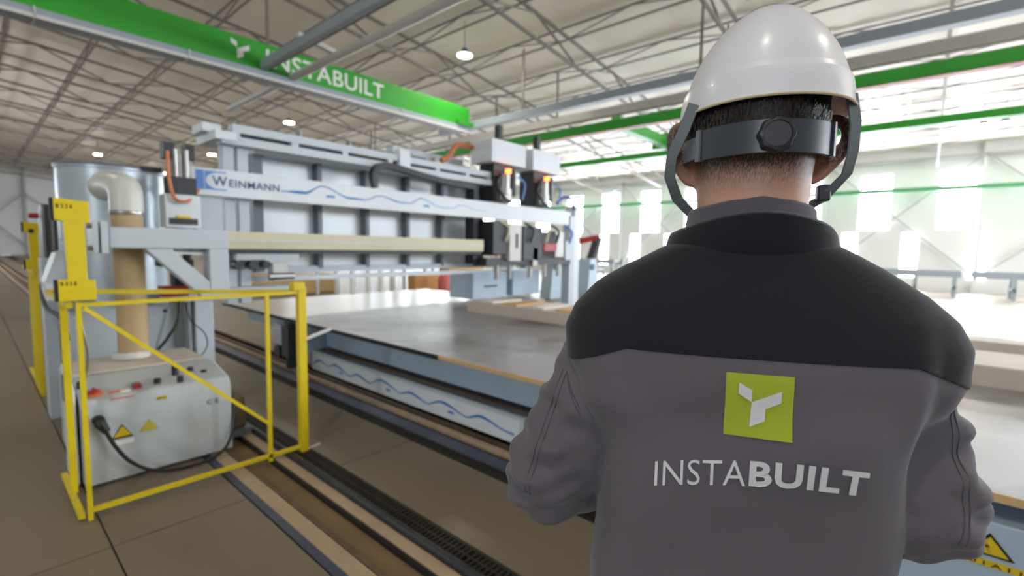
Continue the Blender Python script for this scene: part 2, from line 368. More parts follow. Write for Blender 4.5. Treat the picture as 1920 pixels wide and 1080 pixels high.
for yy in (1, 6.5, 11.5): part('hanger', B().bar((4.7, yy, 5.4), (4.7, yy, roofz(4.7)-.6), .05), M_TRUSS, t)
t = thing('inclined_ceiling_strut', (9, 2, 6.2), 'sloping blue grey steel strut high above the white helmet', 'strut')
part('tube_member', B().tube([(8.0, 2.6, 7.6), (8.6, 2.45, 5.6)], .09, 12), M_CRANEGREY, t)

# ================================================================ TRACK FITTINGS
solo('track_rail', B().box(1.16, 1.19, Y0T, Y1T, -.025, .006), M_RUST, 'worn steel rail on the left edge of the dusty channel', 'rail')
solo('track_rail', B().box(1.32, 1.34, Y0T, Y1T, -.025, .002), M_BLACK, 'dark steel rail on the right edge of the dusty channel', 'rail')
solo('floor_conduit', B().tube([(1.44, Y0T, .012), (1.44, 26, .012)], .024, 12), M_PIPE, 'black pipe lying along the floor beside the drain grates', 'pipe')
bar_me = None
def grate(x0, x1, y0, y1, label, grp, pitch=.03):
    t = thing('drain_grate', (x0, y0, 0), label, 'drain grate', grp)
    part('frame', B().box(x0, x0+.014, y0, y1, -.03, .004).box(x1-.014, x1, y0, y1, -.03, .004), M_GRATE, t)
    part('centre_bar', B().box((x0+x1)/2-.006, (x0+x1)/2+.006, y0, y1, -.028, .001), M_GRATE, t)
    n = int(round((y1-y0)/pitch)); first = None
    for i in range(n):
        if first is None: first = part('bar', B().box(x0+.014, x1-.014, y0+.006, y0+.006+pitch*.45, -.03, .002), M_GRATE, t)
        else: copy_part(first, t, (0, i*pitch, 0))
for i in range(8): grate(1.475, 1.595, -.4+i, .6+i, 'black slotted drain grate set beside the floor pipe', 'drain grates beside the floor pipe')
for i in range(6): grate(2.21, 2.3, -.4+i, .6+i, 'black slotted drain grate set beside the table track', 'drain grates beside the table track')
solo('track_rail', B().box(2.5, 2.545, Y0T, Y1T, -.03, .012), M_CONC, 'pale worn rail in front of the wave-painted table panel', 'rail')
solo('track_rail', B().box(2.6, 2.64, Y0T, Y1T, -.03, .01), M_RUST, 'brown rail right under the wave-painted table panel', 'rail')

# ================================================================ PANEL TABLE
TZ = .63
t = thing('panel_table', (3.5, 3, 0), 'long low assembly table with dark glossy board top and wave-painted side', 'table')
part('table_top', B().box(2.45, 4.45, -3.5, 5.64, TZ-.03, TZ), M_TOPD, t, label='dark glossy stained board surface')
part('pale_top', B().box(2.45, 6.2, 5.65, 7.75, TZ-.03, TZ+.002), M_TOPL, t, label='pale plywood end sheet')
part('top_extension', B().box(4.45, 6.6, 5.0, 5.64, TZ-.03, TZ-.001), M_TOPD, t)
part('edge_strip', B().box(2.44, 2.452, -3.5, 2.9, TZ-.028, TZ+.004), M_PLYEDGE, t, label='light plywood edge')
part('edge_strip', B().box(2.44, 2.452, 2.9, 7.75, TZ-.035, TZ+.001), M_BLACK, t, label='dark edge')
part('side_beam', B().box(2.75, 2.85, -.4, 5.3, .3, TZ-.03), M_BEAMB, t, .005)
part('cross_beam', B().box(2.6, 4.3, 5.35, 5.5, .25, TZ-.04), M_BEAMB, t)
part('end_beam', B().box(2.62, 2.7, 6.1, 7.3, .42, TZ-.04), M_BEAMB, t)
part('ledge', B().box(2.62, 2.9, 2.1, 5.4, .22, .262), M_MACHD, t)
part('ledge_dirt', B().box(2.7, 2.74, 2.1, 5.4, .262, .275), M_RUST, t)
wp = part('wave_panel', B().box(2.6, 2.625, 2.16, 5.35, .055, .262), M_MACHW, t, .004)
part('panel_frame', B().box(2.585, 2.63, 2.12, 2.16, .05, .27).box(2.59, 2.628, 2.16, 5.35, .25, .268), M_MACH, t)
pts = [(p[0], p[1]) for p in wave_line(0, 3.1, 160, [(.15, .16, .05), (.5, .2, .06), (.95, .16, .045), (1.38, .22, .065), (1.85, .18, .045), (2.28, .22, .065), (2.75, .18, .045)])]
part('wave_stripe', ribbon(pts, lambda u: .016+.006*math.sin(u*44), -YD, ZD, (2.6, 5.32, .125), .003), M_WAVE, t, smooth=False)
for c in (.62, 1.5, 2.4): part('wave_dot', ribbon([(c-.035, .0), (c, .004), (c+.035, 0)], lambda u: .02, -YD, ZD, (2.6, 5.32, .12), .003), M_WAVE, t, smooth=False)
bx = part('side_cabinet', B().box(2.42, 2.9, -2.6, .72, .06, .53), M_BEAMB, t, .006)
tri = [(-.17, .405), (-.305, .405), (-.2375, .49)]
part('warning_border', B().prism(tri, 'yz', 2.413, 2.418), M_INK, bx)
part('warning_sticker', B().prism([(-.187, .4135), (-.289, .4135), (-.238, .478)], 'yz', 2.409, 2.4125), M_LEMON, bx, label='yellow high voltage triangle')
part('warning_bolt', B().prism([(-.222, .466), (-.239, .44), (-.229, .44), (-.243, .418), (-.223, .446), (-.234, .446)], 'yz', 2.406, 2.4085), M_INK, bx)
part('code_strip', B().box(2.414, 2.418, -.335, -.155, .362, .386), M_LEMON, bx)
lettering('code_letters', '601A11', (2.414, -.16, .366), -YD, ZD, .165, .016, M_INK, bx, .01, 1.4)
for yy in (-.2, 3.0, 5.2): part('support_leg', B().box(3.0, 3.15, yy, yy+.15, 0, TZ-.03), M_MACHD, t); part('support_leg', B().box(4.1, 4.25, yy, yy+.15, 0, TZ-.03), M_MACHD, t)
for yy in (6.3, 7.2): part('support_leg', B().box(3.1, 3.2, yy, yy+.12, 0, TZ-.03), M_MACHD, t); part('support_leg', B().box(5.5, 5.6, yy, yy+.12, 0, TZ-.03), M_MACHD, t)
gb = part('drive_box', B().box(2.4, 2.6, 5.6, 5.92, .3, .54), M_MACH, t, .006)
part('drive_motor', B().box(2.36, 2.5, 5.42, 5.6, .2, .56).cyl((2.43, 5.5, .22), (2.43, 5.5, .07), .06, 12), M_DARK, t)
part('drive_wheel', B().cyl((2.38, 5.78, .22), (2.48, 5.78, .22), .08, 16), M_DARK, t)
t = thing('board_ledge', (4.75, 1.5, 0), 'raised pale ledge along the back of the assembly table', 'ledge')
part('ledge_body', B().box(4.46, 5.15, -4, 4.7, TZ-.1, TZ+.14), M_LEDGE, t, .01)
part('ledge_base', B().box(4.55, 5.05, -4, 4.7, 0, TZ-.1), M_MACHD, t)
t = thing('timber_beam', (5.6, -1, 0), 'long pale timber lying beyond the pale ledge on trestles', 'beam')
part('beam', B().box(5.5, 5.8, -4, 2.6, .72, .8), M_LEDGE, t)
for yy in (-3, 1.5): part('trestle', B().box(5.55, 5.75, yy, yy+.1, 0, .72), M_MACHD, t)
for i in range(4):
    y = 4.5-i*.42
    solo('board_sheet', B().box(4.5, 5.1, y-.24, y, TZ+.14, TZ+.162), M_BOARD if i % 2 == 0 else M_WOOD, ['white board lying at the end of the pale ledge', 'brown board lying second on the pale ledge', 'white board lying between two brown boards on the ledge', 'brown board lying last in the row on the ledge'][i], 'board')

# ================================================================ BRIDGE MACHINE
BY = 5.0
t = thing('bridge_machine', (1.5, BY, 0), 'large grey panel-nailing bridge machine lettered WEINMANN spanning the table', 'machine')
bn = part('name_beam', B().box(1.34, 7.35, BY, BY+.06, 1.93, 2.18), M_MACHW, t, .006)
part('blue_square', ribbon([(.05, .12), (.115, .12)], lambda u: .175, XD, ZD, (1.34, BY, 1.95), .003), M_BLUE, bn, smooth=False)
b = B(); N_ = 30; ox, oz = 1.475, 1.985     # blue square with a white round notch
arc = [(1.605+.5*.21*math.cos(a)*1.0-.03, 2.07+.074*math.sin(a)) for a in np.linspace(math.pi*1.5, math.pi*.5, N_)]
poly = [(1.64, 1.985), (1.64, 1.996)]+arc+[(1.64, 2.144), (1.64, 2.155), (1.462, 2.155), (1.462, 1.985)]
b.add([(p[0], BY-.003, p[1]) for p in poly], [tuple(range(len(poly)))]); part('blue_square', b, M_BLUE, bn, smooth=False)
lettering('lettering', 'W', (1.52, BY, 2.025), XD, ZD, .125, .09, M_NAVY, bn, .012, 1, .005)
lettering('lettering', 'EINMANN', (1.66, BY, 2.025), XD, ZD, .46, .07, M_NAVY, bn, .012, 1.08, .005)
pts = wave_line(0, 3.0, 200, [(.44, .2, .09), (1.15, .2, .06), (1.78, .2, .08), (2.48, .2, .05)])
def ww(u): return .012+.022*max(0, math.sin(u*3*2*math.pi-.6))*(1-u)
part('wave_stripe', ribbon(pts[:120], ww, XD, ZD, (2.14, BY, 2.035), .003), M_WAVE, bn, smooth=False)
part('wave_stripe', ribbon(pts[119:], lambda u: .016*(1-u)+.006, XD, ZD, (2.14, BY, 2.035), .003), M_WAVE2, bn, smooth=False)
for c in (.53, 1.86): part('wave_dot', ribbon([(c-.05, 0), (c, .004), (c+.05, 0)], lambda u: .022, XD, ZD, (2.14, BY, 2.025), .003), M_WAVE, bn, smooth=False)
# top rail: two chords and posts, with slots
TY = 5.05
part('top_rail_upper', B().box(1.72, 5.3, TY, TY+.12, 2.55, 2.63), M_MACH, t, .005)
part('top_rail_lower', B().box(1.62, 5.3, TY-.02, TY+.14, 2.43, 2.51), M_MACH, t, .005)
for xx in (1.72, 2.28, 2.85, 3.45, 3.62, 4.2, 4.75, 5.2): part('rail_stud', B().box(xx, xx+.07, TY, TY+.12, 2.5, 2.56), M_MACH, t)
part('rail_slot', B().box(1.75, 5.25, TY+.07, TY+.1, 2.5, 2.56), M_DARK, t)
part('rail_bracket', B().box(3.6, 3.76, TY-.03, TY+.1, 2.42, 2.7), M_MACHW, t)
part('rail_end', B().box(1.56, 1.74, TY-.05, TY+.5, 2.46, 2.54).box(1.5, 1.66, TY+.1, TY+.4, 2.54, 2.62), M_MACHW, t)
for xx in (2.5, 3.1, 3.4, 4.0, 4.4): part('pipe_clamp', B().cyl((xx, TY+.3, 2.6), (xx, TY+.3, 2.75), .03, 8), M_STEEL, t)
part('top_pipe', B().cyl((2.2, TY+.3, 2.68), (5.2, TY+.3, 2.68), .015, 8), M_STEEL, t)
# sheet wall with ribs
SY = 5.55
for x0, x1 in ((2.13, 2.74), (2.78, 3.37), (3.41, 4.0), (4.04, 4.62), (4.66, 5.45)):
    part('sheet_panel', B().box(x0, x1, SY, SY+.03, 1.24, 2.47), M_SHEET, t)
for xx in (2.08, 2.74, 3.37, 4.0, 4.62, 5.45): part('rib', B().box(xx, xx+.05, SY-.13, SY+.04, 1.22, 2.47), M_MACHD, t)
part('sheet_cap', B().box(2.05, 5.5, SY-.15, SY+.1, 2.44, 2.5), M_MACH, t)
part('sheet_foot', B().box(1.9, 5.5, SY-.12, SY+.1, 1.18, 1.25), M_MACH, t)
part('column', B().box(1.66, 1.76, 5.15, 5.27, .9, 2.44), M_MACH, t, .006); part('column', B().box(1.79, 1.89, 5.15, 5.27, .9, 2.44), M_MACH, t, .006)
part('column', B().box(2.02, 2.12, 5.4, 5.52, 1.2, 2.44), M_MACHD, t)
part('beam_post', B().box(1.4, 1.62, BY+.06, BY+.2, 1.6, 1.95), M_MACH, t)
cm = part('cream_profile', B().box(1.5, 5.0, 4.93, 5.03, 1.445, 1.61), M_CREAM, t); part('profile_stripe', B().box(1.5, 5.0, 4.92, 4.932, 1.515, 1.54), M_PALE, cm)
part('profile_shadow_gap', B().box(1.6, 5.0, 4.97, 5.1, 1.4, 1.443), M_DARK, t)
part('lower_beam', B().box(1.95, 5.6, 5.3, 5.38, 1.1, 1.15), M_MACHW, t)
part('lower_rail', B().box(1.7, 2.3, 4.98, 5.08, 1.34, 1.4), M_MACH, t)
for xx in (1.72, 1.85, 1.98): part('roller', B().cyl((xx, 4.98, 1.29), (xx, 5.1, 1.29), .04, 10), M_DARK, t)
part('actuator', B().box(2.05, 2.2, 5.02, 5.15, 1.12, 1.3).cyl((2.0, 5.0, 1.17), (2.25, 5.0, 1.17), .035, 10), M_STEEL, t)
part('carriage_plate', B().box(1.62, 2.3, 5.0, 5.2, 1.02, 1.07), M_MACH, t)
# support leg and its box on the near track
part('leg', B().box(1.28, 1.42, 4.75, 4.95, .14, 1.05), M_MACH, t, .006); part('leg', B().box(1.24, 1.27, 4.8, 4.95, .2, 1.05), M_MACH, t, .006)
part('leg_plate', B().prism([(.98, .3), (1.3, .3), (1.3, 1.0), (1.16, 1.0)], 'xz', 4.97, 5.0), M_MACH, t)
part('foot_beam', B().box(1.26, 1.5, 4.6, 5.4, .1, .2), M_MACHD, t, .006)
for yy in (4.7, 5.3): part('wheel', B().cyl((1.33, yy, .09), (1.43, yy, .09), .083, 18), M_DARK, t)
part('link_plate', B().box(1.1, 1.7, 4.72, 5.25, 1.0, 1.06), M_MACH, t)
# bracket in front with diagonal brace
br = part('bracket_arm', B().box(.66, 1.41, 4.3, 4.45, 1.45, 1.6), M_MACH, t, .008)
part('flange_plate', B().box(.57, .6, 4.26, 4.49, 1.42, 1.63).box(.61, .65, 4.25, 4.5, 1.415, 1.635), M_MACH, t, .004)
for zz in (1.45, 1.6): part('bolt', B().cyl((.54, 4.3, zz), (.57, 4.3, zz), .018, 8), M_STEEL, t)
part('bracket_post', B().box(1.27, 1.41, 4.3, 4.45, 1.04, 1.45), M_MACH, t, .008)
part('diagonal_brace', B().prism([(.86, 1.45), (1.02, 1.45), (1.3, 1.16), (1.3, 1.04), (1.25, 1.04)], 'xz', 4.31, 4.44), M_MACH, t, .006)
part('arm_link', B().box(1.2, 1.41, 4.45, 5.0, 1.42, 1.6), M_MACH, t)
part('red_block', B().box(1.02, 1.2, 4.6, 4.75, 1.06, 1.14), M_RED, t)
part('valve_block', B().box(1.02, 1.24, 4.6, 4.8, 1.3, 1.36).cyl((1.2, 4.62, 1.18), (1.2, 4.62, 1.4), .03, 10).box(1.12, 1.2, 4.66, 4.8, 1.14, 1.28), M_DARK, t)
# spindle tower behind
part('tower_box', B().box(1.1, 1.36, 4.78, 4.95, 1.62, 1.9), M_MACHW, t, .006)
part('tower_terminals', B().box(1.13, 1.33, 4.765, 4.78, 1.65, 1.7), M_DARK, t); part('tower_labels', B().box(1.18, 1.28, 4.765, 4.78, 1.7, 1.725), M_LEMON, t)
part('tower_base', B().box(1.14, 1.34, 4.8, 4.95, 1.9, 2.05), M_DARK, t); part('tower_shaft', B().box(1.16, 1.32, 4.85, 4.97, 2.05, 2.26).cyl((1.2, 4.84, 2.05), (1.2, 4.84, 2.28), .025, 10).cyl((1.28, 4.84, 2.05), (1.28, 4.84, 2.28), .025, 10), M_STEEL, t)
part('tower_head', B().box(1.12, 1.2, 4.82, 4.95, 2.2, 2.33), M_DARK, t); part('tower_head', B().box(1.27, 1.34, 4.82, 4.95, 2.2, 2.33), M_DARK, t)
def curve_pts(ctrl, n=24):
    P = [Vector(c) for c in ctrl]; out = []
    for i in range(len(P)-1):
        a, b_, c, d = P[max(i-1, 0)], P[i], P[i+1], P[min(i+2, len(P)-1)]
        for k in range(n):
            u = k/n; out.append(.5*((2*b_)+(c-a)*u+(2*a-5*b_+4*c-d)*u*u+(3*b_-a-3*c+d)*u**3))
    return out+[P[-1]]
part('orange_cable', B().tube(curve_pts([(1.14, 4.8, 2.25), (1.13, 4.76, 2.05), (1.16, 4.74, 1.87), (1.24, 4.74, 1.84), (1.33, 4.85, 1.9), (1.4, 4.97, 1.97)], 10), .014, 8), M_COPPER, t)
# cable chain
ch = curve_pts([(3.22, 4.99, 2.18), (3.2, 4.99, 2.33), (3.27, 4.99, 2.43), (3.45, 4.99, 2.46), (3.9, 4.99, 2.41), (4.4, 4.99, 2.37), (4.85, 4.99, 2.36)], 8)
first = None
chn = part('cable_chain', B().tube(ch, .03, 6), M_DARK, t)
for p, q in zip(ch[:-1], ch[1:]): part('chain_link', B().bar(Vector(p), Vector(p)+(Vector(q)-Vector(p))*.86, .07, .08, up=(0, 1, 0)), M_DARK, chn)
# working heads
for i, (x0, x1) in enumerate(((5.12, 5.9), (6.08, 6.82))):
    hd = part('head_box', B().box(x0, x1, 4.9, 5.35, 2.76, 3.1), M_MACHW, t, .01, label='white motor housing')
    part('head_stack', B().box(x0+.15, x1-.2, 5.0, 5.3, 2.2, 2.76).cyl((x0+.5, 4.95, 2.3), (x0+.5, 4.95, 2.7), .07, 12), M_DARK, t)
    part('head_motor', B().cyl((x0+.3, 4.92, 2.3), (x0+.3, 4.92, 2.6), .09, 14).box(x0+.2, x0+.45, 4.9, 5, 2.22, 2.4), M_STEEL, t)
    part('signal_light', B().cyl((x0+.32, 4.86, 2.62), (x0+.32, 4.86, 2.68), .045, 12), M_SIGNAL, t)
    part('head_mast', B().box(x0+.42, x0+.5, 5.15, 5.25, 3.1, 3.4), M_DARK, t)
    part('head_hose', B().tube(curve_pts([(x0+.2, 4.9, 2.6), (x0+.08, 4.86, 2.42), (x0+.25, 4.86, 2.25), (x0+.45, 4.9, 2.2)], 8), .022, 8), M_CABLE, t)
    part('head_pipe', B().tube(curve_pts([(x0+.55, 4.88, 2.6), (x0+.7, 4.85, 2.5), (x0+.66, 4.86, 2.25)], 8), .016, 8), M_BLUE, t)
part('back_conveyor', B().box(3.9, 5.2, 5.6, 5.75, 2.78, 2.86).box(4.4, 5.12, 5.5, 5.7, 2.5, 2.76), M_MACH, t)
part('brown_hose', B().tube(curve_pts([(5.1, 5.3, 3.0), (4.8, 5.3, 2.98), (4.65, 5.3, 2.8), (4.5, 5.3, 2.72)], 8), .04, 10), M_COPPER, t)
part('head_frame', B().box(4.98, 5.08, 5.12, 5.3, 1.25, 2.42), M_DARK, t)
part('tool_column', B().box(5.5, 5.78, 4.86, 5.05, 1.3, 1.88), M_PALE, t, .006); part('tool_slot', B().box(5.64, 5.69, 4.85, 4.862, 1.5, 1.72), M_DARK, t)
for i, (x, z, w, h, m) in enumerate([(5.15, 1.4, .3, .5, M_DARK), (5.24, 1.38, .12, .2, M_RED), (5.22, 1.58, .07, .25, M_ORANGE), (5.85, 1.3, .5, .55, M_DARK), (6.3, 1.45, .5, .3, M_DARK), (6.2, 1.55, .12, .12, M_ORANGE), (6.4, 1.45, .35, .14, M_RED), (6.75, 1.35, .25, .45, M_STEEL), (5.05, 1.22, 2.2, .12, M_DARK), (6.1, 1.2, .14, .32, M_STEEL), (7.05, 1.3, .16, .35, M_MACH)]):
    part('tool_block', B().box(x, x+w, 4.88+.02*(i % 3), 5.2, z, z+h), m, t, .008)
for x in (5.3, 5.6, 6.1, 6.5, 6.9):
    part('tool_spindle', B().cyl((x, 4.95, 1.24), (x, 4.95, 1.02), .035, 10), M_STEEL, t)
for k, (x, m) in enumerate(((5.3, M_CREAM), (5.9, M_CABLE), (6.3, M_CREAM), (6.6, M_CABLE), (7.0, M_BLUE))):
    part('tool_hose', B().tube(curve_pts([(x, 4.9, 1.9), (x+.15, 4.84, 1.8), (x+.1, 4.85, 1.6)], 8), .02, 8), m, t)
part('right_column', B().box(7.3, 7.44, 4.98, 5.15, .2, 2.1), M_MACH, t, .006); part('right_column_face', B().box(7.44, 7.62, 4.98, 5.2, .2, 2.3), M_MACHW, t, .006)
part('right_foot', B().box(6.9, 7.8, 4.7, 5.6, 0, .25), M_MACHD, t)
part('end_loop', B().tube(curve_pts([(6.9, 5.0, 2.3), (7.1, 5.0, 2.42), (7.35, 5.0, 2.4), (7.45, 5.0, 2.22)], 8), .03, 8), M_NAVY, t)
part('magazine', B().box(5.2, 6.0, 5.35, 5.9, .68, 1.1), M_BEAMB, t, .01); part('magazine', B().box(6.15, 6.9, 5.35, 5.9, .68, 1.12), M_BEAMB, t, .01)
part('magazine_slot', B().box(5.45, 5.75, 5.34, 5.352, .86, .89), M_DARK, t)

# ================================================================ DUST DRUM, HOSE, CABINET
t = thing('dust_drum', (.85, 5.35, 0), 'tall round sheet-metal dust drum behind the tan corrugated hose', 'drum')
part('drum_shell', B().lathe([(.36, .95), (.36, 1.5), (.365, 1.505), (.36, 1.51), (.36, 2.08), (.37, 2.085), (.37, 2.1), (.34, 2.1)], (.86, 5.35, 0), 48), M_DRUM, t)
part('drum_lid', B().lathe([(.372, 2.1), (.372, 2.115), (.3, 2.13), (.05, 2.14)], (.86, 5.35, 0), 48), M_MACHD, t)
part('lid_clamp', B().box(1.0, 1.14, 5.0, 5.05, 2.09, 2.13), M_DARK, t)
part('drum_base', B().box(.5, 1.22, 5.0, 5.7, .36, .95), M_MACH, t, .008); part('base_latch', B().cyl((1.12, 4.99, .9), (1.12, 5.0, .9), .015, 10), M_DARK, t)
part('base_foot', B().box(.55, 1.15, 5.05, 5.65, 0, .36), M_MACHD, t)
t = thing('suction_hose', (.8, 4.62, .5), 'tan corrugated suction hose with pale plastic elbow on top', 'hose')
prof = []
for i in range(130): prof.append((.094+(.0035 if i % 2 else 0), .64+i*.0083))
part('corrugated_hose', B().lathe(prof, (.815, 4.58, 0), 28), M_HOSE, t)
part('elbow', B().tube(curve_pts([(.815, 4.58, 1.71), (.815, 4.58, 1.8), (.812, 4.61, 1.89), (.78, 4.78, 1.93), (.75, 5.0, 1.93)], 6), .105, 22), M_DUCT, t)
part('clamp_ring', B().lathe([(.104, 1.7), (.108, 1.705), (.108, 1.725), (.104, 1.73)], (.815, 4.58, 0), 28), M_STEEL, t)
part('foot_ring', B().lathe([(.115, .613), (.122, .618), (.118, .64), (.1, .66)], (.8, 4.58, 0), 28), M_DUCT, t)
t = thing('power_cabinet', (.8, 4.1, 0), 'low grey electrical cabinet with control panel and hazard stickers', 'cabinet')
cb = part('cabinet_body', B().prism([(3.72, .014), (3.72, .47), (3.735, .5), (3.76, .54), (4.06, .6), (4.72, .58), (4.72, .014)], 'yz', .4, 1.21), M_CAB, t, .012)
part('side_plate', B().prism([(3.78, .02), (3.78, .6), (4.1, .72), (4.1, .02)], 'yz', .36, .385), M_MACHW, t, .005); part('side_grille', B().prism([(3.9, .5), (3.9, .6), (4.06, .66), (4.06, .5)], 'yz', .352, .36), M_MACHD, t)
part('top_tray', B().box(.42, 1.18, 4.2, 4.7, .6, .612), M_LEDGE, t)
def on_slope(u): return 3.76+u*.3, .54+u*.06     # point on the sloped control strip
yk, zk = on_slope(.12)
sw = part('main_switch', B().lathe([(.045, 0), (.045, .012)], (.475, yk+.02, zk+.003), 24), M_ORANGE, t); part('switch_knob', B().lathe([(.034, .012), (.032, .03), (.0, .032)], (.475, yk+.02, zk+.003), 24).box(.468, .482, yk-.01, yk+.05, zk+.03, zk+.046), M_RED, sw)
part('pink_label', B().add([(.54, 3.74, .521), (.66, 3.74, .521), (.66, 3.82, .5565), (.54, 3.82, .5565)], [(0, 1, 2, 3)]), M_PINK, t, smooth=False)
part('label_print', B().add([(.6, 3.75, .53), (.65, 3.75, .53), (.65, 3.81, .556), (.6, 3.81, .556)], [(0, 1, 2, 3)]), M_WHITE, t, smooth=False)
part('push_button', B().box(.665, .71, 3.8, 3.86, .55, .575), M_MACHD, t); part('red_button', B().box(.67, .705, 3.797, 3.825, .55, .58), M_RED, t); part('green_button', B().box(.67, .705, 3.828, 3.855, .55, .582), mat('green_button', (60, 130, 96), .5), t)
for x, y, h in ((.8, 3.84, .03), (.92, 3.92, .07), (.92, 3.8, .04), (1.02, 3.95, .025), (1.09, 3.9, .012), (.43, 3.95, .04)):
    part('control_knob', B().lathe([(.02, 0), (.02, h), (.01, h+.004)], (x, y, .54+(y-3.76)*.2), 14), M_DARK, t)
part('code_strip', B().box(.77, .825, 3.716, 3.7195, .475, .495), M_LEMON, t); lettering('code_letters', 'B337', (.774, 3.716, .478), XD, ZD, .047, .013, M_INK, t, .01, 1.2)
lettering('mark_letters', 'C E', (1.05, 3.719, .375), XD, ZD, .075, .032, M_DARK, t, .01)
part('mark_plate', B().box(1.13, 1.18, 3.715, 3.7195, .38, .4), M_PALE, t)
def hazard(x, z, s, faded):
    if not faded: part('hazard_border', B().prism([(x-s, z), (x+s, z), (x, z+1.6*s)], 'xz', 3.716, 3.7195), M_INK, t)
    k_ = .8 if not faded else .92; zz = z+(.012 if not faded else 0)
    part('hazard_triangle', B().prism([(x-s*k_, zz), (x+s*k_, zz), (x, zz+1.6*s*k_-.005)], 'xz', 3.713, 3.7155), M_LEMON if not faded else mat('faded_yellow', (196, 182, 60), .6), t)
hazard(.585, .275, .055, False); hazard(.72, .285, .055, True)
part('notice', B().box(.55, .64, 3.715, 3.7195, .235, .262), M_WHITE, t)
part('plug_socket', B().cyl((.475, 3.72, .42), (.475, 3.69, .42), .03, 14), M_DARK, t)
for z_ in (.3, .2, .4): part('screw', B().cyl((.42, 3.715, z_), (.42, 3.72, z_), .006, 8), M_DARK, t)
t = thing('power_cable', (.475, 3.68, .3), 'thick black power cable drooping across the grey cabinet front', 'cable')
part('plug', B().tube([(.475, 3.685, .42), (.48, 3.672, .4), (.505, 3.665, .35)], .026, 12, rfun=lambda i: (.028, .03, .02)[i]), M_CABLE, t)
part('cord', B().tube(curve_pts([(.5, 3.665, .355), (.54, 3.66, .25), (.62, 3.65, .12), (.75, 3.64, .03), (.95, 3.62, .012), (1.12, 3.64, .05), (1.2, 3.69, .18), (1.225, 3.75, .35), (1.225, 3.9, .45)], 10), .011, 10), M_CABLE, t)
t = thing('floor_motor', (1.3, 4.1, 0), 'brownish geared motor on the floor track behind the grey cabinet', 'motor')
part('gear_case', B().box(1.24, 1.4, 4.0, 4.3, .05, .3), M_RUST, t, .015); part('motor_can', B().cyl((1.3, 4.3, .2), (1.3, 4.6, .2), .09, 18), M_STEEL, t); part('motor_foot', B().box(1.22, 1.42, 3.95, 4.6, 0, .05), M_MACHD, t)
t = thing('hanging_cable', (1.05, 4.7, .6), 'thin dark cable hanging beside the machine leg', 'cable')
part('cord', B().tube(curve_pts([(1.16, 4.72, 1.02), (1.13, 4.66, .85), (1.05, 4.64, .72), (.98, 4.64, .63)], 8), .012, 8), M_CABLE, t)
part('thin_cord', B().tube(curve_pts([(1.2, 4.72, 1.0), (1.22, 4.66, .85), (1.32, 4.66, .72), (1.34, 4.68, .6), (1.28, 4.7, .5)], 8), .005, 6), M_CABLE, t)

# ================================================================ YELLOW GUARDS
FYY = 3.31
t = thing('safety_fence', (.36, FYY, 0), 'yellow tubular safety fence in front of the grey cabinet', 'fence')
for nm, p, q, w in (('corner_post', (.37, FYY, 0), (.37, FYY, 1.18), .022), ('mid_post', (1.305, FYY, .012), (1.305, FYY, 1.18), .024),
                    ('bottom_rail', (.37, FYY, .052), (1.54, FYY, .052), .024), ('top_rail', (.37, FYY, 1.165), (1.52, FYY, 1.165), .021),
                    ('diagonal_bar', (.39, FYY, 1.15), (1.3, FYY, .28), .021), ('back_top_rail', (.335, 4.3, 1.165), (1.5, 3.4, 1.165), .028),
                    ('side_top_rail', (.335, FYY, 1.165), (.335, 4.3, 1.165), .028), ('side_bottom_rail', (.335, FYY, .03), (.335, 4.0, .03), .028),
                    ('side_post', (.33, 3.5, .1), (.33, 3.5, 1.17), .03), ('side_post', (.34, 3.62, .1), (.34, 3.62, 1.17), .03)):
    part(nm, B().bar(p, q, w, up=(0, 1, 0)), M_YELLOW, t)
part('main_post', B().box(1.51, 1.565, FYY-.02, FYY+.03, .012, 1.2), M_YELLOW, t, .003); part('post_cap', B().box(1.475, 1.555, FYY-.025, FYY+.05, 1.18, 1.235), M_YELLOW, t, .004)
part('latch_rod', B().bar((1.56, FYY, .83), (1.78, FYY+.05, .87), .02), M_PALE, t); part('foot_rod', B().bar((1.56, FYY, .02), (1.66, FYY, .03), .012), M_PALE, t)
part('chain', B().tube(curve_pts([(.36, 3.33, 1.15), (.4, 3.35, .9), (.37, 3.36, .7)], 8), .006, 6), M_STEEL, t)
def light_curtain(x, y, z, s, label, texts):
    t = thing('guard_plate', (x, y, z), label, 'guard')
    w, h = .135*s, .52*s
    poly = [(0, 0), (w+.01, 0), (w+.01, .105*s), (w-.02*s, .105*s), (w-.022*s, .4*s), (w+.0, .4*s), (w, h-.01), (0, h), (0, .41*s), (.035*s, .405*s), (.04*s, .11*s), (0, .11*s)]
    part('plate', B().prism([(x+p[0], z+p[1]) for p in poly], 'xz', y, y+.05), M_YELLOW, t, .003)
    part('edge_strip', B().box(x-.012, x, y, y+.05, z+.41*s, z+h), M_BLACK, t); part('edge_strip', B().box(x-.012, x, y, y+.05, z, z+.11*s), M_BLACK, t)
    if texts:
        lettering('code_letters', texts[0], (x+.01, y, z+.47*s), XD, ZD, .06*s, .022*s, M_INK, t, .01, 1.6); lettering('code_letters', texts[1], (x+.01, y, z+.08*s), XD, ZD, .06*s, .02*s, M_INK, t, .01, 1.6)
    return t
light_curtain(.295, FYY-.03, 1.19, 1.0, 'yellow I-shaped guard plate marked B336 and B338', ('B336', 'B338'))
t = light_curtain(.36, 6.33, 1.22, .85, 'yellow I-shaped guard plate on the farther fence', None)
part('emblem_spot', B().lathe([(.02, 0), (.02, .004)], (0, 0, 0), 12), M_INK, t, local=True).location = (.05, -.003, .36)
bpy.data.objects['emblem_spot'].rotation_euler = (math.pi/2, 0, 0)
t = thing('safety_fence', (.42, 6.33, 0), 'farther yellow safety fence seen edge-on beside the sensor unit', 'fence')
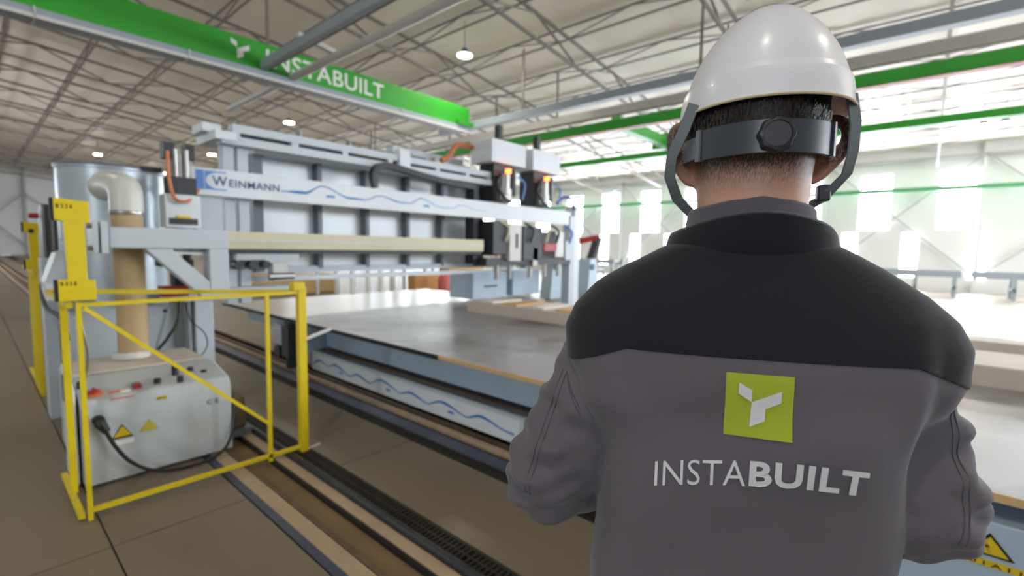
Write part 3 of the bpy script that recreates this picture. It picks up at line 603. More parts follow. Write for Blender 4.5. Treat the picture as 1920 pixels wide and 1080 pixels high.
for y_ in (6.33, 6.5, 6.67, 6.85): part('post', B().bar((.42, y_, 0), (.42, y_, 1.22), .035, up=(0, 1, 0)), M_YELLOW, t)
part('top_rail', B().bar((.42, 6.3, 1.2), (.42, 7.6, 1.2), .03), M_YELLOW, t); part('bottom_rail', B().bar((.42, 6.3, .04), (.42, 7.6, .04), .03), M_YELLOW, t)

t = thing('sensor_unit', (.47, 5.6, 1.2), 'grey slab-like sensor unit with red lamp behind the yellow plate', 'sensor')
part('sensor_slab', B().prism([(5.6, 1.35), (5.6, 1.8), (5.9, 1.78), (5.9, 1.3)], 'yz', .43, .56), M_MACHD, t, .006); part('slab_rib', B().box(.425, .445, 5.56, 5.6, 1.3, 1.8).box(.48, .5, 5.56, 5.6, 1.3, 1.8), M_STEEL, t)
part('red_lamp', B().cyl((.36, 5.7, 1.7), (.42, 5.7, 1.7), .022, 10), M_RED, t); part('cone_cover', B().prism([(.38, 1.18), (.5, 1.18), (.5, 1.42), (.45, 1.4)], 'xz', 5.0, 5.3), M_MACH, t)
part('pedestal', B().box(.4, .48, 5.45, 5.7, 0, 1.35), M_MACH, t); part('socket_box', B().box(.38, .5, 4.9, 5.3, 1.05, 1.18), M_MACHW, t); part('socket_hole', B().box(.42, .48, 4.888, 4.9, 1.09, 1.16), M_BLACK, t)
part('sensor_cable', B().tube(curve_pts([(.43, 5.5, 1.25), (.38, 5.3, 1.1), (.37, 4.9, 1.0), (.42, 4.6, .95), (.44, 4.5, .8)], 8), .014, 8), M_CABLE, t)

# ================================================================ FAR SHOP FITTINGS
def bench(x, y, w, d, h, m, label, legs=4):
    t = thing('work_bench', (x, y, 0), label, 'bench'); part('bench_top', B().box(x, x+w, y, y+d, h-.06, h), m, t)
    for a in (0, w-.08):
        for c in (0, d-.08): part('leg', B().box(x+a, x+a+.08, y+c, y+c+.08, 0, h-.06), M_MACHW, t)
    return t
bench(6.8, 12.5, 3.2, 1.2, .9, M_MACH, 'pale blue bench with white legs far behind the machine')
bench(12, 13.5, 2.6, 1.2, .9, M_MACHW, 'white bench far behind the working heads')
def timber(x, y, w, d, z, h, m, label): solo('timber_stack', B().box(x, x+w, y, y+d, z, z+h), m, label, 'timber', bev=.01)
timber(5.6, 14.5, 2.4, .9, 0, .55, M_WOOD, 'stack of pale timber on the floor beyond the table end')
timber(10.2, 11.6, 1.6, .5, 0, 1.1, M_WOOD, 'upright honey-coloured timber pack beyond the bridge machine')
timber(8.4, 11.0, 2.3, .35, 0, .72, mat('amber_timber', (206, 150, 82), .6), 'amber timber pack lying in front of the honey-coloured one')
for i, (x, y) in enumerate(((10.0, 10.0), (8.9, 10.3))): solo('red_bundle', B().lathe([(.16, 0), (.2, .1), (.2, .6), (.12, .72)], (x, y, 0), 14), M_PINK, ['pinkish red strapped bundle beside the amber timber', 'smaller pinkish bundle left of the amber timber'][i], 'bundle')
for i, x in enumerate((7.0, 7.5, 7.9, 8.3)):
    solo('white_stanchion', B().box(x, x+.1, 12.0, 12.1, 0, 1.15), M_WHITE, 'slim white stanchion standing before the pale blue bench', 'post', 'white stanchions before the bench')
for i, (x, y, m) in enumerate(((10.2, 9.0, M_MACH), (10.9, 9.1, M_CREAM), (11.6, 8.4, M_BEAMB), (13.0, 8.0, M_BEAMB))):
    t = thing('machine_stand', (x, y, 0), ['blue grey machine stand with teal wheel beyond the heads', 'cream machine stand with teal wheel beyond the heads', 'pale blue stand left of a matching wider stand', 'wide pale blue stand near the white portal'][i], 'stand')
    part('stand_body', B().prism([(x-.25, 0), (x+.4, 0), (x+.25, 1.2), (x-.1, 1.2)], 'xz', y, y+.4), m, t, .01); part('hand_wheel', B().cyl((x, y-.05, .95), (x, y, .95), .1, 16), mat('teal', (30, 104, 112), .5), t)
# roller conveyors near the window wall
for i, (y0, y1) in enumerate(((-4.6, -1.2), (-.9, 2.2), (8, 12), (13, 18))):
    t = thing('roller_conveyor', (24, y0, 0), ['grey roller conveyor by the wall past the person\'s right shoulder, outer section', 'grey roller conveyor by the wall past the person\'s right shoulder, inner section', 'grey conveyor under the windows past the left shoulder', 'grey conveyor under the far windows'][i], 'conveyor')
    for xx in (23.4, 24.4): part('side_rail', B().box(xx, xx+.08, y0, y1, .72, .95), M_CRANEGREY, t)
    f0 = None
    for yy in np.arange(y0+.2, y1-.1, .3):
        if f0 is None: f0 = part('roller', B().cyl((23.5, y0+.2, .86), (24.4, y0+.2, .86), .05, 8), M_STEEL, t); b0 = yy
        else: copy_part(f0, t, (0, yy-b0, 0))
    for yy in np.arange(y0+.1, y1, 1.1): part('leg', B().box(23.4, 23.5, yy, yy+.1, 0, .72).box(24.4, 24.5, yy, yy+.1, 0, .72).box(23.4, 24.5, yy, yy+.1, .3, .38), M_CRANEGREY, t)
t = thing('robot_arm', (17, 10.6, 0), 'dark jointed machine arm beside the windows left of the shoulder', 'robot')
part('base', B().lathe([(.35, 0), (.35, .5), (.25, .6), (.25, .9)], (17, 10.6, 0), 20), M_DARK, t); part('upper_arm', B().bar((17, 10.6, .9), (17, 10.2, 2.0), .28), M_DARK, t); part('forearm', B().bar((17, 10.2, 2.0), (16.2, 11.2, 1.7), .22), M_RED, t)
part('hose_loop', B().tube(curve_pts([(17, 10.8, 1.9), (16.8, 11.6, 2.0), (16.8, 12.2, 1.4), (16.9, 12.3, .6)], 8), .05, 8), M_MACHD, t)

# ================================================================ PERSON
A_P = math.radians(26.0); B_P = math.radians(13.7); D_P = .75
P_F = Vector((math.cos(A_P), math.sin(A_P), 0)); P_R = Vector((math.sin(A_P), -math.cos(A_P), 0))
P_O = Vector((math.cos(B_P), math.sin(B_P), 0))*D_P-P_R*.018
person = thing('person', P_O, 'person seen from behind in a grey and black work jacket', 'person', rz=A_P-math.pi/2)
def fabric(name, rgb, rough=.85):
    m = bpy.data.materials.new(name); m.use_nodes = True; nt = m.node_tree; N = nt.nodes; K = nt.links
    b = N['Principled BSDF']; c = lin(rgb); b.inputs['Roughness'].default_value = rough; b.inputs['Specular IOR Level'].default_value = .25
    b.inputs['Sheen Weight'].default_value = .15
    tc = N.new('ShaderNodeTexCoord'); n1 = N.new('ShaderNodeTexNoise'); n1.inputs['Scale'].default_value = 9; n1.inputs['Detail'].default_value = 4
    mx = N.new('ShaderNodeMix'); mx.data_type = 'RGBA'; mx.inputs[6].default_value = (*[v*.9 for v in c], 1); mx.inputs[7].default_value = (*[v*1.1 for v in c], 1)
    K.new(tc.outputs['Object'], n1.inputs['Vector']); K.new(n1.outputs['Fac'], mx.inputs[0]); K.new(mx.outputs[2], b.inputs['Base Color'])
    n2 = N.new('ShaderNodeTexNoise'); n2.inputs['Scale'].default_value = 900; K.new(tc.outputs['Object'], n2.inputs['Vector'])
    bp = N.new('ShaderNodeBump'); bp.inputs['Strength'].default_value = .25; bp.inputs['Distance'].default_value = .001
    K.new(n2.outputs['Fac'], bp.inputs['Height']); K.new(bp.outputs[0], b.inputs['Normal'])
    return m
M_JGREY = fabric('grey_twill', (96, 91, 98)); M_JBLACK = fabric('black_twill', (27, 29, 35)); M_TROUSER = fabric('trouser_twill', (70, 70, 76))
M_STITCH = fabric('stitching', (84, 80, 86)); M_LIME = fabric('lime_thread', (164, 176, 50)); M_THREAD = fabric('white_thread', (212, 210, 214))
def ring(cx, cy, z, a, bf, bb, n=48, e=2.4):
    out = []
    for k in range(n):
        t_ = 2*math.pi*k/n; c, s_ = math.cos(t_), math.sin(t_); b_ = bf if s_ > 0 else bb
        out.append((cx+a*math.copysign(abs(c)**(2/e), c), cy+b_*math.copysign(abs(s_)**(2/e), s_), z))
    return out
def loft(rings, cap=True):
    n = len(rings[0]); b = B(); fs = [(i*n+k, i*n+(k+1) % n, (i+1)*n+(k+1) % n, (i+1)*n+k) for i in range(len(rings)-1) for k in range(n)]
    if cap: fs += [tuple(range(n))[::-1], tuple((len(rings)-1)*n+k for k in range(n))]
    b.add([v for R in rings for v in R], fs); return b
def interp_rings(keys, steps=5, e=2.4):
    # keys: (z, a, front, back, cx, cy)
    out = []
    for i in range(len(keys)-1):
        for k in range(steps):
            u = k/steps; q = [keys[i][j]*(1-u)+keys[i+1][j]*u for j in range(6)]; out.append(ring(q[4], q[5], q[0], q[1], q[2], q[3], e=e))
    q = keys[-1]; out.append(ring(q[4], q[5], q[0], q[1], q[2], q[3], e=e)); return out
def remeshed(b, name, voxel, smooth_it=6, smooth_f=.5):
    me = b.mesh(name, M_JGREY, False); o = bpy.data.objects.new(name, me); COL.objects.link(o)
    r = o.modifiers.new('r', 'REMESH'); r.mode = 'VOXEL'; r.voxel_size = voxel
    if smooth_it: sm = o.modifiers.new('s', 'SMOOTH'); sm.factor = smooth_f; sm.iterations = smooth_it
    bpy.context.view_layer.update()
    out = bpy.data.meshes.new_from_object(o.evaluated_get(bpy.context.evaluated_depsgraph_get()))
    bpy.data.objects.remove(o); return out
torso = interp_rings([(.80, .215, .15, .13, 0, 0), (.95, .192, .14, .125, 0, 0), (1.1, .188, .135, .132, 0, 0), (1.2, .192, .135, .142, 0, 0), (1.28, .208, .135, .146, 0, 0),
                      (1.35, .244, .13, .142, 0, 0), (1.39, .249, .12, .134, 0, 0), (1.42, .236, .108, .124, 0, 0), (1.45, .204, .095, .112, 0, 0), (1.48, .158, .08, .098, 0, 0), (1.505, .112, .07, .088, 0, 0), (1.518, .085, .055, .07, 0, 0)], e=2.8)
jb = loft(torso)
def sleeve(sh, el, wr, r0, r1, r2):
    pts = curve_pts([sh, (Vector(sh)*.45+Vector(el)*.55)+Vector((0, -.012, 0)), el, Vector(el)*.5+Vector(wr)*.5, wr], 7); n = len(pts)
    def rf(i):
        u = i/(n-1); base = r0+(r1-r0)*min(1, u/.5) if u < .5 else r1+(r2-r1)*(u-.5)/.5
        return base*(1+.03*math.sin(i*1.55)+.02*math.sin(i*2.7+1))
    return pts, rf
L_EL, R_EL = (-.266, -.012, 1.14), (.214, -.012, 1.17)
L_WR, R_WR = (-.12, .235, 1.12), (.10, .235, 1.14)
for sgn, sh, el, wr in ((-1, (-.178, .01, 1.325), L_EL, L_WR), (1, (.17, .01, 1.325), R_EL, R_WR)):
    pts, rf = sleeve(sh, el, wr, .08, .068, .05); jb.tube(pts, .08, 28, True, rf)
jme = remeshed(jb, 'jacket', .005, 3, .5)
# cloth folds worked into the mesh
co = np.empty(len(jme.vertices)*3); jme.vertices.foreach_get('co', co); co = co.reshape(-1, 3)
no = np.array([v.normal[:] for v in jme.vertices])
x, y, z = co.T
arm = np.clip((np.abs(x)-.2)/.05, 0, 1)*np.clip((1.36-z)/.08, 0, 1)
fold = arm*(.0046*np.sin(z*95+x*38+2.2*np.sin(y*22+x*9))+.003*np.sin(z*160-x*60+1.7*np.sin(y*30)))
tor = (1-arm)*np.clip((1.36-z)/.06, 0, 1)
fold += tor*(.0075*np.sin(x*26+2.5*np.sin(z*9+.5)+1)*np.clip((np.abs(x)-.05)/.1, 0, 1)+.0042*np.sin(x*18-z*20+np.sin(z*12)*2))
fold += np.clip((z-1.36)/.05, 0, 1)*.002*np.sin(x*24+z*30)*np.clip((np.abs(x)-.1)/.08, 0, 1)
fold += .005*np.exp(-((x-.16)/.018)**2-((z-1.3)/.08)**2)*(y < 0)-.006*np.exp(-((x-.185)/.016)**2-((z-1.3)/.09)**2)*(y < 0)+.004*np.exp(-((x+.19)/.018)**2-((z-1.29)/.08)**2)*(y < 0)
co += no*fold[:, None]; jme.vertices.foreach_set('co', co.ravel()); jme.update()
bm = bmesh.new(); bm.from_mesh(jme)
YZ0, YX = 1.376, .155
def cut(pt, nrm): bmesh.ops.bisect_plane(bm, geom=bm.verts[:]+bm.edges[:]+bm.faces[:], plane_co=pt, plane_no=nrm, dist=1e-6)
SLP = .4
cut((0, 0, YZ0), (0, 0, 1)); cut((YX, 0, YZ0), Vector((SLP, 0, 1)).normalized()); cut((-YX, 0, YZ0), Vector((-SLP, 0, 1)).normalized())
ARMX, ARMS = .236, .35
for s_ in (-1, 1): cut((s_*ARMX, 0, 1.33), Vector((s_*1, 0, -ARMS)).normalized())
def is_yoke(c):
    zb = YZ0-SLP*max(0, abs(c.x)-YX)
    lim = ARMX+(c.z-1.33)*ARMS
    return c.z > zb and abs(c.x) < lim
bm.faces.ensure_lookup_table(); yk_ = [f for f in bm.faces if is_yoke(f.calc_center_median())]; yset = {f.index for f in yk_}
bvh = BVHTree.FromBMesh(bm)
def split_mesh(keep, name, m, inflate=0.):
    b2 = bm.copy(); b2.faces.ensure_lookup_table(); bmesh.ops.delete(b2, geom=[f for f in b2.faces if (f.index in yset) != keep], context='FACES')
    me = bpy.data.meshes.new(name)
    if inflate:
        b2.normal_update()
        for v in b2.verts: v.co += v.normal*inflate
    b2.to_mesh(me); b2.free(); me.materials.append(m); me.shade_smooth(); return me
def pobj(name, me, parent=person, label=None):
    o = bpy.data.objects.new(name, me); COL.objects.link(o); o.parent = parent
    if label: o['label'] = label
    return o
bm.faces.index_update()
jacket = pobj('jacket', split_mesh(False, 'jacket', M_JGREY), label='grey twill jacket body and sleeves')
yoke = pobj('yoke', split_mesh(True, 'yoke', M_JBLACK, .0012), jacket, label='black shoulder yoke')
md = yoke.modifiers.new('thick', 'SOLIDIFY'); md.thickness = .002; md.offset = -1
def onto_back(x, z, lift=.0015, origin_y=-.6):
    h = bvh.ray_cast(Vector((x, origin_y, z)), Vector((0, 1, 0)))
    return (h[0]+h[1]*lift) if h[0] is not None else Vector((x, -.14, z))
def patch(name, vs2, fs, m, parent, lift, sub=0):
    me = bpy.data.meshes.new(name); b2 = bmesh.new(); vv = [b2.verts.new((p[0], p[1], 0)) for p in vs2]
    for f in fs:
        try: b2.faces.new([vv[i] for i in f])
        except Exception: pass
    if sub:
        bmesh.ops.triangulate(b2, faces=b2.faces[:]); bmesh.ops.subdivide_edges(b2, edges=b2.edges[:], cuts=sub, use_grid_fill=True)
    for v in b2.verts: v.co = onto_back(v.co.x, v.co.y, lift)
    bmesh.ops.recalc_face_normals(b2, faces=b2.faces[:])
    b2.to_mesh(me); b2.free(); me.materials.append(m)
    o = pobj(name, me, parent); sd = o.modifiers.new('thick', 'SOLIDIFY'); sd.thickness = .0014; sd.offset = 0
    return o
CX = .0     # centre of the print on the back
lx0, lz0, ls = CX-.041, 1.287, .071
g = 10; vs2 = [(lx0+ls*i/g, lz0+(ls*1.03)*j/g) for j in range(g+1) for i in range(g+1)]
patch('badge', vs2, [(j*(g+1)+i, j*(g+1)+i+1, (j+1)*(g+1)+i+1, (j+1)*(g+1)+i) for j in range(g) for i in range(g)], M_LIME, jacket, .0016)['label'] = 'lime green embroidered square'
for poly in ([(.19, .86), (.39, .76), (.39, .575), (.19, .69)], [(.39, .565), (.82, .77), (.82, .59), (.6, .48), (.6, .28), (.38, .16)]):
    patch('badge_emblem', [(lx0+ls*p[0], lz0+ls*1.03*p[1]) for p in poly], [tuple(range(len(poly)))], M_THREAD, jacket, .0034, 4)
def stitched(body, x0, w, z0, h, bold, spacing=1.0):
    vs, fs = text_verts(body, bold, spacing, 3); a0 = min(v[0] for v in vs); a1 = max(v[0] for v in vs); b0 = min(v[1] for v in vs); b1 = max(v[1] for v in vs)
    out = []
    for v in vs:
        X_ = x0+(v[0]-a0)/(a1-a0)*w; Z_ = z0+(v[1]-b0)/(b1-b0)*h; out.append((X_, Z_+.016-.9*(X_-CX)**2+.085*(X_-CX)))
    return patch('embroidered_text', out, fs, M_THREAD, jacket, .0022)
stitched('INSTA', CX-.115, .099, 1.216, .03, -.006, 1.02); stitched('BUILT', CX-.012, .121, 1.216, .03, .028, 1.08)
# stitched seams of the sleeves
def seam(pts, name='seam'):
    P_ = curve_pts([(p[0], 0, p[1]) for p in pts], 8); out = [onto_back(p.x, p.z, .0004) for p in P_]
    out = [(out[max(i-1, 0)]+out[i]*2+out[min(i+1, len(out)-1)])/4 for i in range(len(out))]
    return part(name, B().tube(out, .0009, 6), M_STITCH, jacket, local=True)
for dx in (0, .007):
    seam([(-.247+dx, 1.323), (-.259+dx, 1.28), (-.273+dx, 1.231), (-.286+dx, 1.182), (-.294+dx, 1.14)])
    seam([(.226-dx, 1.32), (.229-dx, 1.28), (.234-dx, 1.24), (.238-dx, 1.2), (.234-dx, 1.165)])
    seam([(-.24+dx*.3, 1.322-dx), (-.228, 1.298-dx), (-.214, 1.278-dx)])
# collars
def band_ring(keys, name, m, parent, label=None, thick=.004):
    rs = [ring(0, k[4], k[0], k[1], k[2], k[3], 48, 2.1) for k in keys]; o = part(name, loft(rs, False), m, parent, local=True, label=label)
    sd = o.modifiers.new('thick', 'SOLIDIFY'); sd.thickness = thick; sd.offset = -1; return o
def slope(o, f):
    for v in o.data.vertices: v.co.z += f(v.co)
c1 = band_ring([(1.478, .116, .07, .084, 0), (1.505, .113, .08, .096, 0), (1.535, .108, .079, .1, 0), (1.546, .105, .077, .1, 0), (1.55, .102, .075, .096, 0)], 'stand_collar', M_JBLACK, jacket, 'black stand collar')
slope(c1, lambda c: -.12*max(0, c.y)-.024*(c.x/.1)**2)
c2 = band_ring([(1.52, .088, .068, .085, 0), (1.55, .082, .064, .082, 0), (1.568, .08, .062, .08, 0), (1.572, .077, .06, .077, 0)], 'inner_collar', M_JGREY, jacket, 'grey inner collar')
slope(c2, lambda c: -.15*max(0, c.y)-.015*abs(c.x)/.08)
bm.free()
# trousers and boots
tb = loft(interp_rings([(.72, .19, .13, .13, 0, 0), (.85, .195, .13, .135, 0, 0), (.98, .18, .12, .115, 0, 0)], 4))
for s_ in (-1, 1): tb.tube([(s_*.095, 0, .84), (s_*.105, .01, .5), (s_*.11, -.005, .3), (s_*.115, -.01, .06)], .09, 24, True, lambda i: (.098, .082, .072, .07)[i])
tme = remeshed(tb, 'trousers', .009, 4); tme.materials.clear(); tme.materials.append(M_TROUSER); tme.shade_smooth(); pobj('trousers', tme, label='dark grey work trousers')
for s_ in (-1, 1):
    bt = loft([ring(s_*.115, .04+dy, zz, a, f, bk, 24) for zz, a, f, bk, dy in ((0, .05, .15, .11, 0), (.03, .052, .15, .112, 0), (.06, .05, .13, .11, 0), (.09, .046, .07, .1, -.01), (.15, .05, .03, .09, -.02))])
    part('boot', bt, M_DARK, person, local=True)

# head, neck, ears, hands: one continuous body
def skin_mat():
    m = bpy.data.materials.new('skin'); m.use_nodes = True; nt = m.node_tree; N = nt.nodes; K = nt.links
    b = N['Principled BSDF']; b.inputs['Roughness'].default_value = .5; b.inputs['Subsurface Weight'].default_value = .08; b.inputs['Subsurface Radius'].default_value = (.01, .004, .002)
    tc = N.new('ShaderNodeTexCoord'); sp = N.new('ShaderNodeSeparateXYZ'); K.new(tc.outputs['Object'], sp.inputs[0])
    # cropped hair of the nape: denser higher up, only behind the ears
    mz = N.new('ShaderNodeMapRange'); mz.inputs[1].default_value = 1.57; mz.inputs[2].default_value = 1.62; K.new(sp.outputs['Z'], mz.inputs[0])
    my = N.new('ShaderNodeMapRange'); my.inputs[1].default_value = .005; my.inputs[2].default_value = -.03; K.new(sp.outputs['Y'], my.inputs[0])
    mx_ = N.new('ShaderNodeMath'); mx_.operation = 'MULTIPLY'; K.new(mz.outputs[0], mx_.inputs[0]); K.new(my.outputs[0], mx_.inputs[1])
    mp = N.new('ShaderNodeMapping'); mp.inputs['Scale'].default_value = (1, 1, .22); K.new(tc.outputs['Object'], mp.inputs[0])
    nz = N.new('ShaderNodeTexNoise'); nz.inputs['Scale'].default_value = 700; nz.inputs['Detail'].default_value = 2; K.new(mp.outputs[0], nz.inputs['Vector'])
    mul = N.new('ShaderNodeMath'); mul.operation = 'MULTIPLY_ADD'; mul.inputs[1].default_value = 1.3; mul.inputs[2].default_value = -.12; K.new(nz.outputs['Fac'], mul.inputs[0])
    m2 = N.new('ShaderNodeMath'); m2.operation = 'MULTIPLY'; m2.use_clamp = True; K.new(mul.outputs[0], m2.inputs[0]); K.new(mx_.outputs[0], m2.inputs[1])
    m3 = N.new('ShaderNodeMath'); m3.operation = 'MULTIPLY'; m3.use_clamp = True; m3.inputs[1].default_value = 1.9; K.new(m2.outputs[0], m3.inputs[0])
    mix = N.new('ShaderNodeMix'); mix.data_type = 'RGBA'; mix.inputs[6].default_value = (*lin((206, 158, 136)), 1); mix.inputs[7].default_value = (*lin((60, 48, 44)), 1)
    K.new(m3.outputs[0], mix.inputs[0]); K.new(mix.outputs[2], b.inputs['Base Color'])
    return m
M_SKIN = skin_mat(); M_HAIR = mat('dark_hair', (34, 27, 25), .5, var=.35, vscale=120)
hr = []
for zz, a, f, bk, cy in ((1.5, .066, .058, .062, -.005), (1.55, .067, .058, .068, -.008), (1.575, .069, .07, .074, -.006), (1.6, .071, .088, .082, 0), (1.63, .075, .096, .092, .003), (1.66, .078, .098, .1, .003), (1.7, .08, .1, .104, .003), (1.73, .073, .09, .094, .003), (1.755, .058, .07, .074, .003), (1.772, .036, .045, .048, .003), (1.78, .012, .016, .016, .003)):
    hr.append(ring(0, cy, zz, a, f, bk, 48, 2.15))
hb = loft(hr)
hb.tube([(0, .09, 1.665), (0, .108, 1.645), (0, .113, 1.632), (0, .1, 1.622)], .01, 10, True, lambda i: (.008, .011, .013, .009)[i])     # nose
hb.tube([(-.045, .085, 1.683), (0, .095, 1.688), (.045, .085, 1.683)], .01, 8)                                                          # brow
hb.tube([(-.02, .094, 1.6), (0, .1, 1.601), (.02, .094, 1.6)], .007, 8); hb.tube([(-.02, .09, 1.575), (0, .096, 1.572), (.02, .09, 1.575)], .014, 8)   # lips, chin
for s_ in (-1, 1):      # ears
    hb.tube(curve_pts([(s_*.076, .015, 1.662), (s_*.094, -.004, 1.674), (s_*.106, -.022, 1.658), (s_*.103, -.02, 1.634), (s_*.091, -.004, 1.612), (s_*.078, .008, 1.6), (s_*.07, .012, 1.606)], 5), .0085, 10)
    hb.tube([(s_*.066, .008, 1.636), (s_*.094, -.008, 1.642)], .02, 12, True, lambda i: (.024, .019)[i])
# trunk and arms inside the clothes, hands with five fingers
hb.tube([(0, 0, .85), (0, 0, 1.1), (0, 0, 1.35), (0, -.005, 1.52)], .1, 20, True, lambda i: (.1, .11, .11, .062)[i])
for s_, el, wr in ((-1, L_EL, L_WR), (1, R_EL, R_WR)):
    el, wr = Vector(el), Vector(wr); sh = Vector((s_*.17, 0, 1.38)); hb.tube([(s_*.05, 0, 1.38), sh, el, wr], .045, 14, True, lambda i: (.05, .048, .04, .028)[i])
    d = (wr-el).normalized(); side = Vector((0, 0, 1)); inw = d.cross(side)*(s_)
    palm = wr+d*.05; hb.tube([wr, wr+d*.03, wr+d*.085], .03, 14, True, lambda i: (.026, .033, .03)[i])
    for k_, (off, ln) in enumerate(((.027, .072), (.009, .082), (-.009, .077), (-.026, .06))):
        p0 = wr+d*.08+side*off; c_ = (inw*-1); pts_ = [p0, p0+d*ln*.45+c_*.006, p0+d*ln*.75+c_*.022, p0+d*ln*.85+c_*.04]
        hb.tube(pts_, .009, 10, True, lambda i: (.0095, .009, .0085, .007)[i])
    p0 = wr+d*.03+side*.025; hb.tube([p0, p0+side*.025+d*.025, p0+side*.032+d*.055], .011, 10, True, lambda i: (.013, .011, .009)[i])
for s_ in (-1, 1): hb.tube([(s_*.09, 0, .9), (s_*.1, .01, .5), (s_*.11, -.01, .1)], .06, 14, True, lambda i: (.07, .055, .045)[i])
hme = remeshed(hb, 'body', .0042, 3, .5); hme.materials.clear(); hme.materials.append(M_SKIN); hme.shade_smooth()
pobj('body', hme)
for s_ in (-1, 1):
    ey = part('eye', B().lathe([(.0, -.011), (.008, -.008), (.011, 0), (.008, .008), (0, .011)], (s_*.031, .089, 1.672), 14, False), mat('eye_white', (226, 222, 216), .2), person, local=True)
# hair: cap under the helmet and short strands over the band
cap = []
for zz, a, bk in ((1.648, .0795, .105), (1.66, .082, .108), (1.695, .084, .111), (1.715, .079, .103), (1.73, .06, .08)): cap.append([p for p in ring(0, .0, zz, a, .02, bk, 48, 2.15)])
hair = part('hair', loft(cap), M_HAIR, person, local=True)
sb = B()
for i in range(900):
    a_ = math.pi*(1.04+.92*rng.rand()); z0 = 1.655+.035*rng.rand(); rx, ry = .083, .11
    p0 = Vector((rx*math.cos(a_), ry*math.sin(a_), z0)); nrm = Vector((math.cos(a_)/rx, math.sin(a_)/ry, 0)).normalized()
    ln = .016+.02*rng.rand(); sw_ = Vector((-nrm.y, nrm.x, 0))*(rng.rand()-.5)*.012
    p1 = p0+Vector((0, 0, -ln*.6))+nrm*.004+sw_*.5; p2 = p0+Vector((0, 0, -ln))+nrm*.0015+sw_
    tg = Vector((-nrm.y, nrm.x, 0))*.0011
    sb.add([p0-tg, p0+tg, p1+tg*.9, p1-tg*.9, p2], [(0, 1, 2, 3), (3, 2, 4)])
part('hair_strands', sb, M_HAIR, hair, kind='stuff', local=True, smooth=False)

# ---------------------------------------------------------------- safety helmet worn by the person
helmet = thing('safety_helmet', P_O+Vector((0, 0, 1.67)), 'white hard hat with dark ratchet band on the person\'s head', 'helmet', rz=A_P-math.pi/2)
M_HELMET = mat('helmet_white', (226, 226, 232), .28, var=.02, spec=.5, coat=.3)
hk = [(1.678, .1055, .129, .127), (1.681, .1045, .128, .126), (1.70, .103, .126, .124), (1.7155, .1005, .123, .121), (1.7175, .0965, .119, .117), (1.737, .091, .113, .112), (1.755, .083, .104, .103), (1.771, .0735, .093, .092), (1.786, .0625, .08, .08), (1.798, .051, .066, .065), (1.807, .038, .05, .049), (1.812, .02, .028, .028)]
rs = []
for zz, a, f, bk in hk:
    R_ = ring(.008, .004, zz-1.67, a, f, bk, 72, 2.08)
    # raised centre ridge along the crown
    R_ = [(p[0], p[1], p[2]+(.004*math.exp(-((p[0]-.008)/.03)**4)*max(0, min(1, (zz-1.73)/.05)))) for p in R_]
    if zz < 1.695: R_ = [(p[0], p[1]+(max(0, p[1])-.07)*.42*(1 if p[1] > .07 else 0), p[2]-(.012 if p[1] > .07 else 0)*max(0, (p[1]-.07)/.07)) for p in R_]
    rs.append(R_)
shell = part('shell', loft(rs, False), M_HELMET, helmet, local=True); sd = shell.modifiers.new('thick', 'SOLIDIFY'); sd.thickness = .003; sd.offset = -1
sub = shell.modifiers.new('sub', 'SUBSURF'); sub.levels = 1; sub.render_levels = 1
top = part('crown_cap', loft([[(q[0]*1.01, q[1]*1.01, q[2]) for q in rs[-2]], rs[-1]]), M_HELMET, helmet, local=True)
rim = part('rim_edge', B().tube([Vector(p) for p in rs[0]]+[Vector(rs[0][0])], .0016, 6), mat('rim_cream', (196, 178, 140), .5), helmet, local=True)
M_BAND = mat('band_plastic', (52, 56, 66), .38, var=.1); M_BANDG = mat('band_grey_plastic', (112, 116, 126), .4); M_STRAP = mat('strap_webbing', (118, 126, 130), .8)
def arc_band(a0, a1, zc, hw, rx, ry, th, n=24, zf=None):
    b = B(); vs = []
    for i in range(n+1):
        a_ = a0+(a1-a0)*i/n; h_ = hw(i/n) if callable(hw) else hw; zz = zc+(zf(i/n) if zf else 0)
        for r_ in (0, th):
            for sg in (-1, 1): vs.append(((rx+r_)*math.cos(a_), (ry+r_)*math.sin(a_), zz+sg*h_))
    fs = []
    for i in range(n):
        o_ = i*4; fs += [(o_, o_+1, o_+5, o_+4), (o_+2, o_+6, o_+7, o_+3), (o_+1, o_+3, o_+7, o_+5), (o_, o_+4, o_+6, o_+2)]
    fs += [(0, 2, 3, 1), (n*4, n*4+1, n*4+3, n*4+2)]
    return b.add(vs, fs)
PI = math.pi
rb = part('ratchet_band', arc_band(PI*1.19, PI*1.78, -.037, .0185, .092, .116, .005), M_BAND, helmet, local=True, label='dark plastic ratchet band')
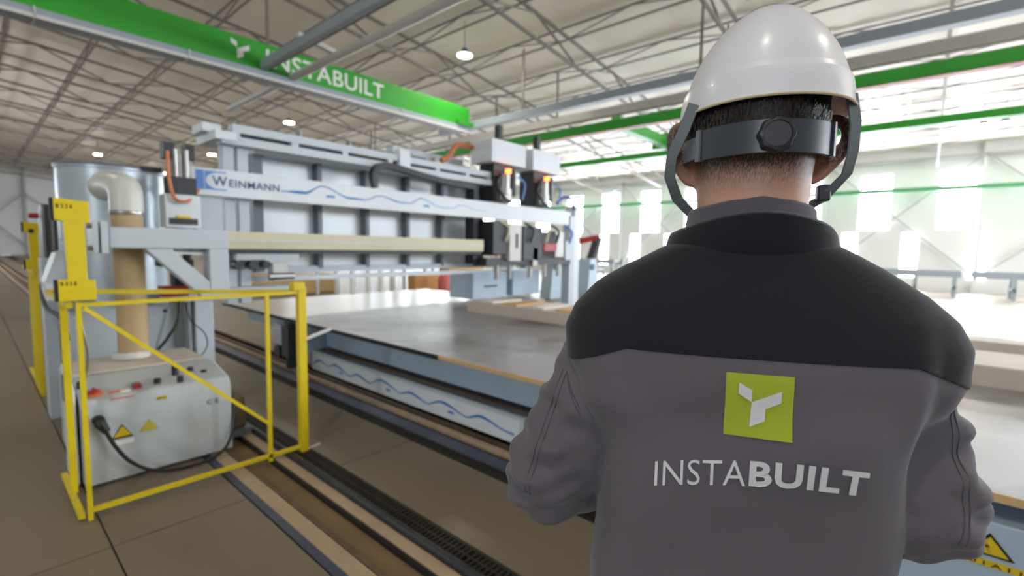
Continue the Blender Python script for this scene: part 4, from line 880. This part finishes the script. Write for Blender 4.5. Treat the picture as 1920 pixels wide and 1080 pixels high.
part('side_band', arc_band(PI*.98, PI*1.2, -.036, .014, .089, .113, .003, 14), M_BANDG, helmet, local=True); part('side_band', arc_band(PI*1.76, PI*2.04, -.036, .014, .089, .113, .003, 14), mat('band_white', (196, 200, 206), .35), helmet, local=True)
part('band_ridge', arc_band(PI*1.2, PI*1.22, -.037, .0195, .093, .117, .007, 3), M_BANDG, helmet, local=True); part('band_ridge', arc_band(PI*1.745, PI*1.76, -.037, .0195, .093, .117, .007, 3), M_BAND, helmet, local=True)
kb = B(); n_ = 56; prof_ = []
for rr, yy in ((.019, -.119), (.0195, -.126), (.0175, -.131), (.0145, -.132), (.014, -.1305), (.002, -.1305)):
    prof_.append([((rr*(1+(.05*math.cos(8*t_) if rr > .017 else 0)))*math.cos(t_), yy, -.037+(rr*(1+(.05*math.cos(8*t_) if rr > .017 else 0)))*math.sin(t_)) for t_ in np.linspace(0, 2*PI, n_, endpoint=False)])
part('ratchet_knob', loft(prof_), mat('knob_plastic', (40, 42, 48), .4), helmet, local=True)
for s_ in (-1, 1):
    pts_ = [Vector(p) for p in ((s_*.088+.004, -.066, .018), (s_*.098+.004, -.055, -.012), (s_*.107, -.04, -.042), (s_*.108, -.022, -.068), (s_*.094, .012, -.095), (s_*.065, .055, -.118), (0, .085, -.125))]
    b = B(); vs = []
    for i, p in enumerate(pts_):
        d_ = (pts_[min(i+1, 6)]-pts_[max(i-1, 0)]).normalized(); wv = d_.cross(Vector((s_*.45, -1, 0)).normalized()).normalized()*.0075; nn = d_.cross(wv).normalized()*.0012
        vs += [p-wv-nn, p+wv-nn, p+wv+nn, p-wv+nn]
    fs = [(i*4+k_, i*4+(k_+1) % 4, i*4+4+(k_+1) % 4, i*4+4+k_) for i in range(6) for k_ in range(4)]+[(0, 3, 2, 1), (24, 25, 26, 27)]
    part('chin_strap', b.add(vs, fs), M_STRAP, helmet, local=True)
part('strap_buckle', B().box(.084, .1, .0, .014, -.1, -.078), M_BAND, helmet, .003, local=True)
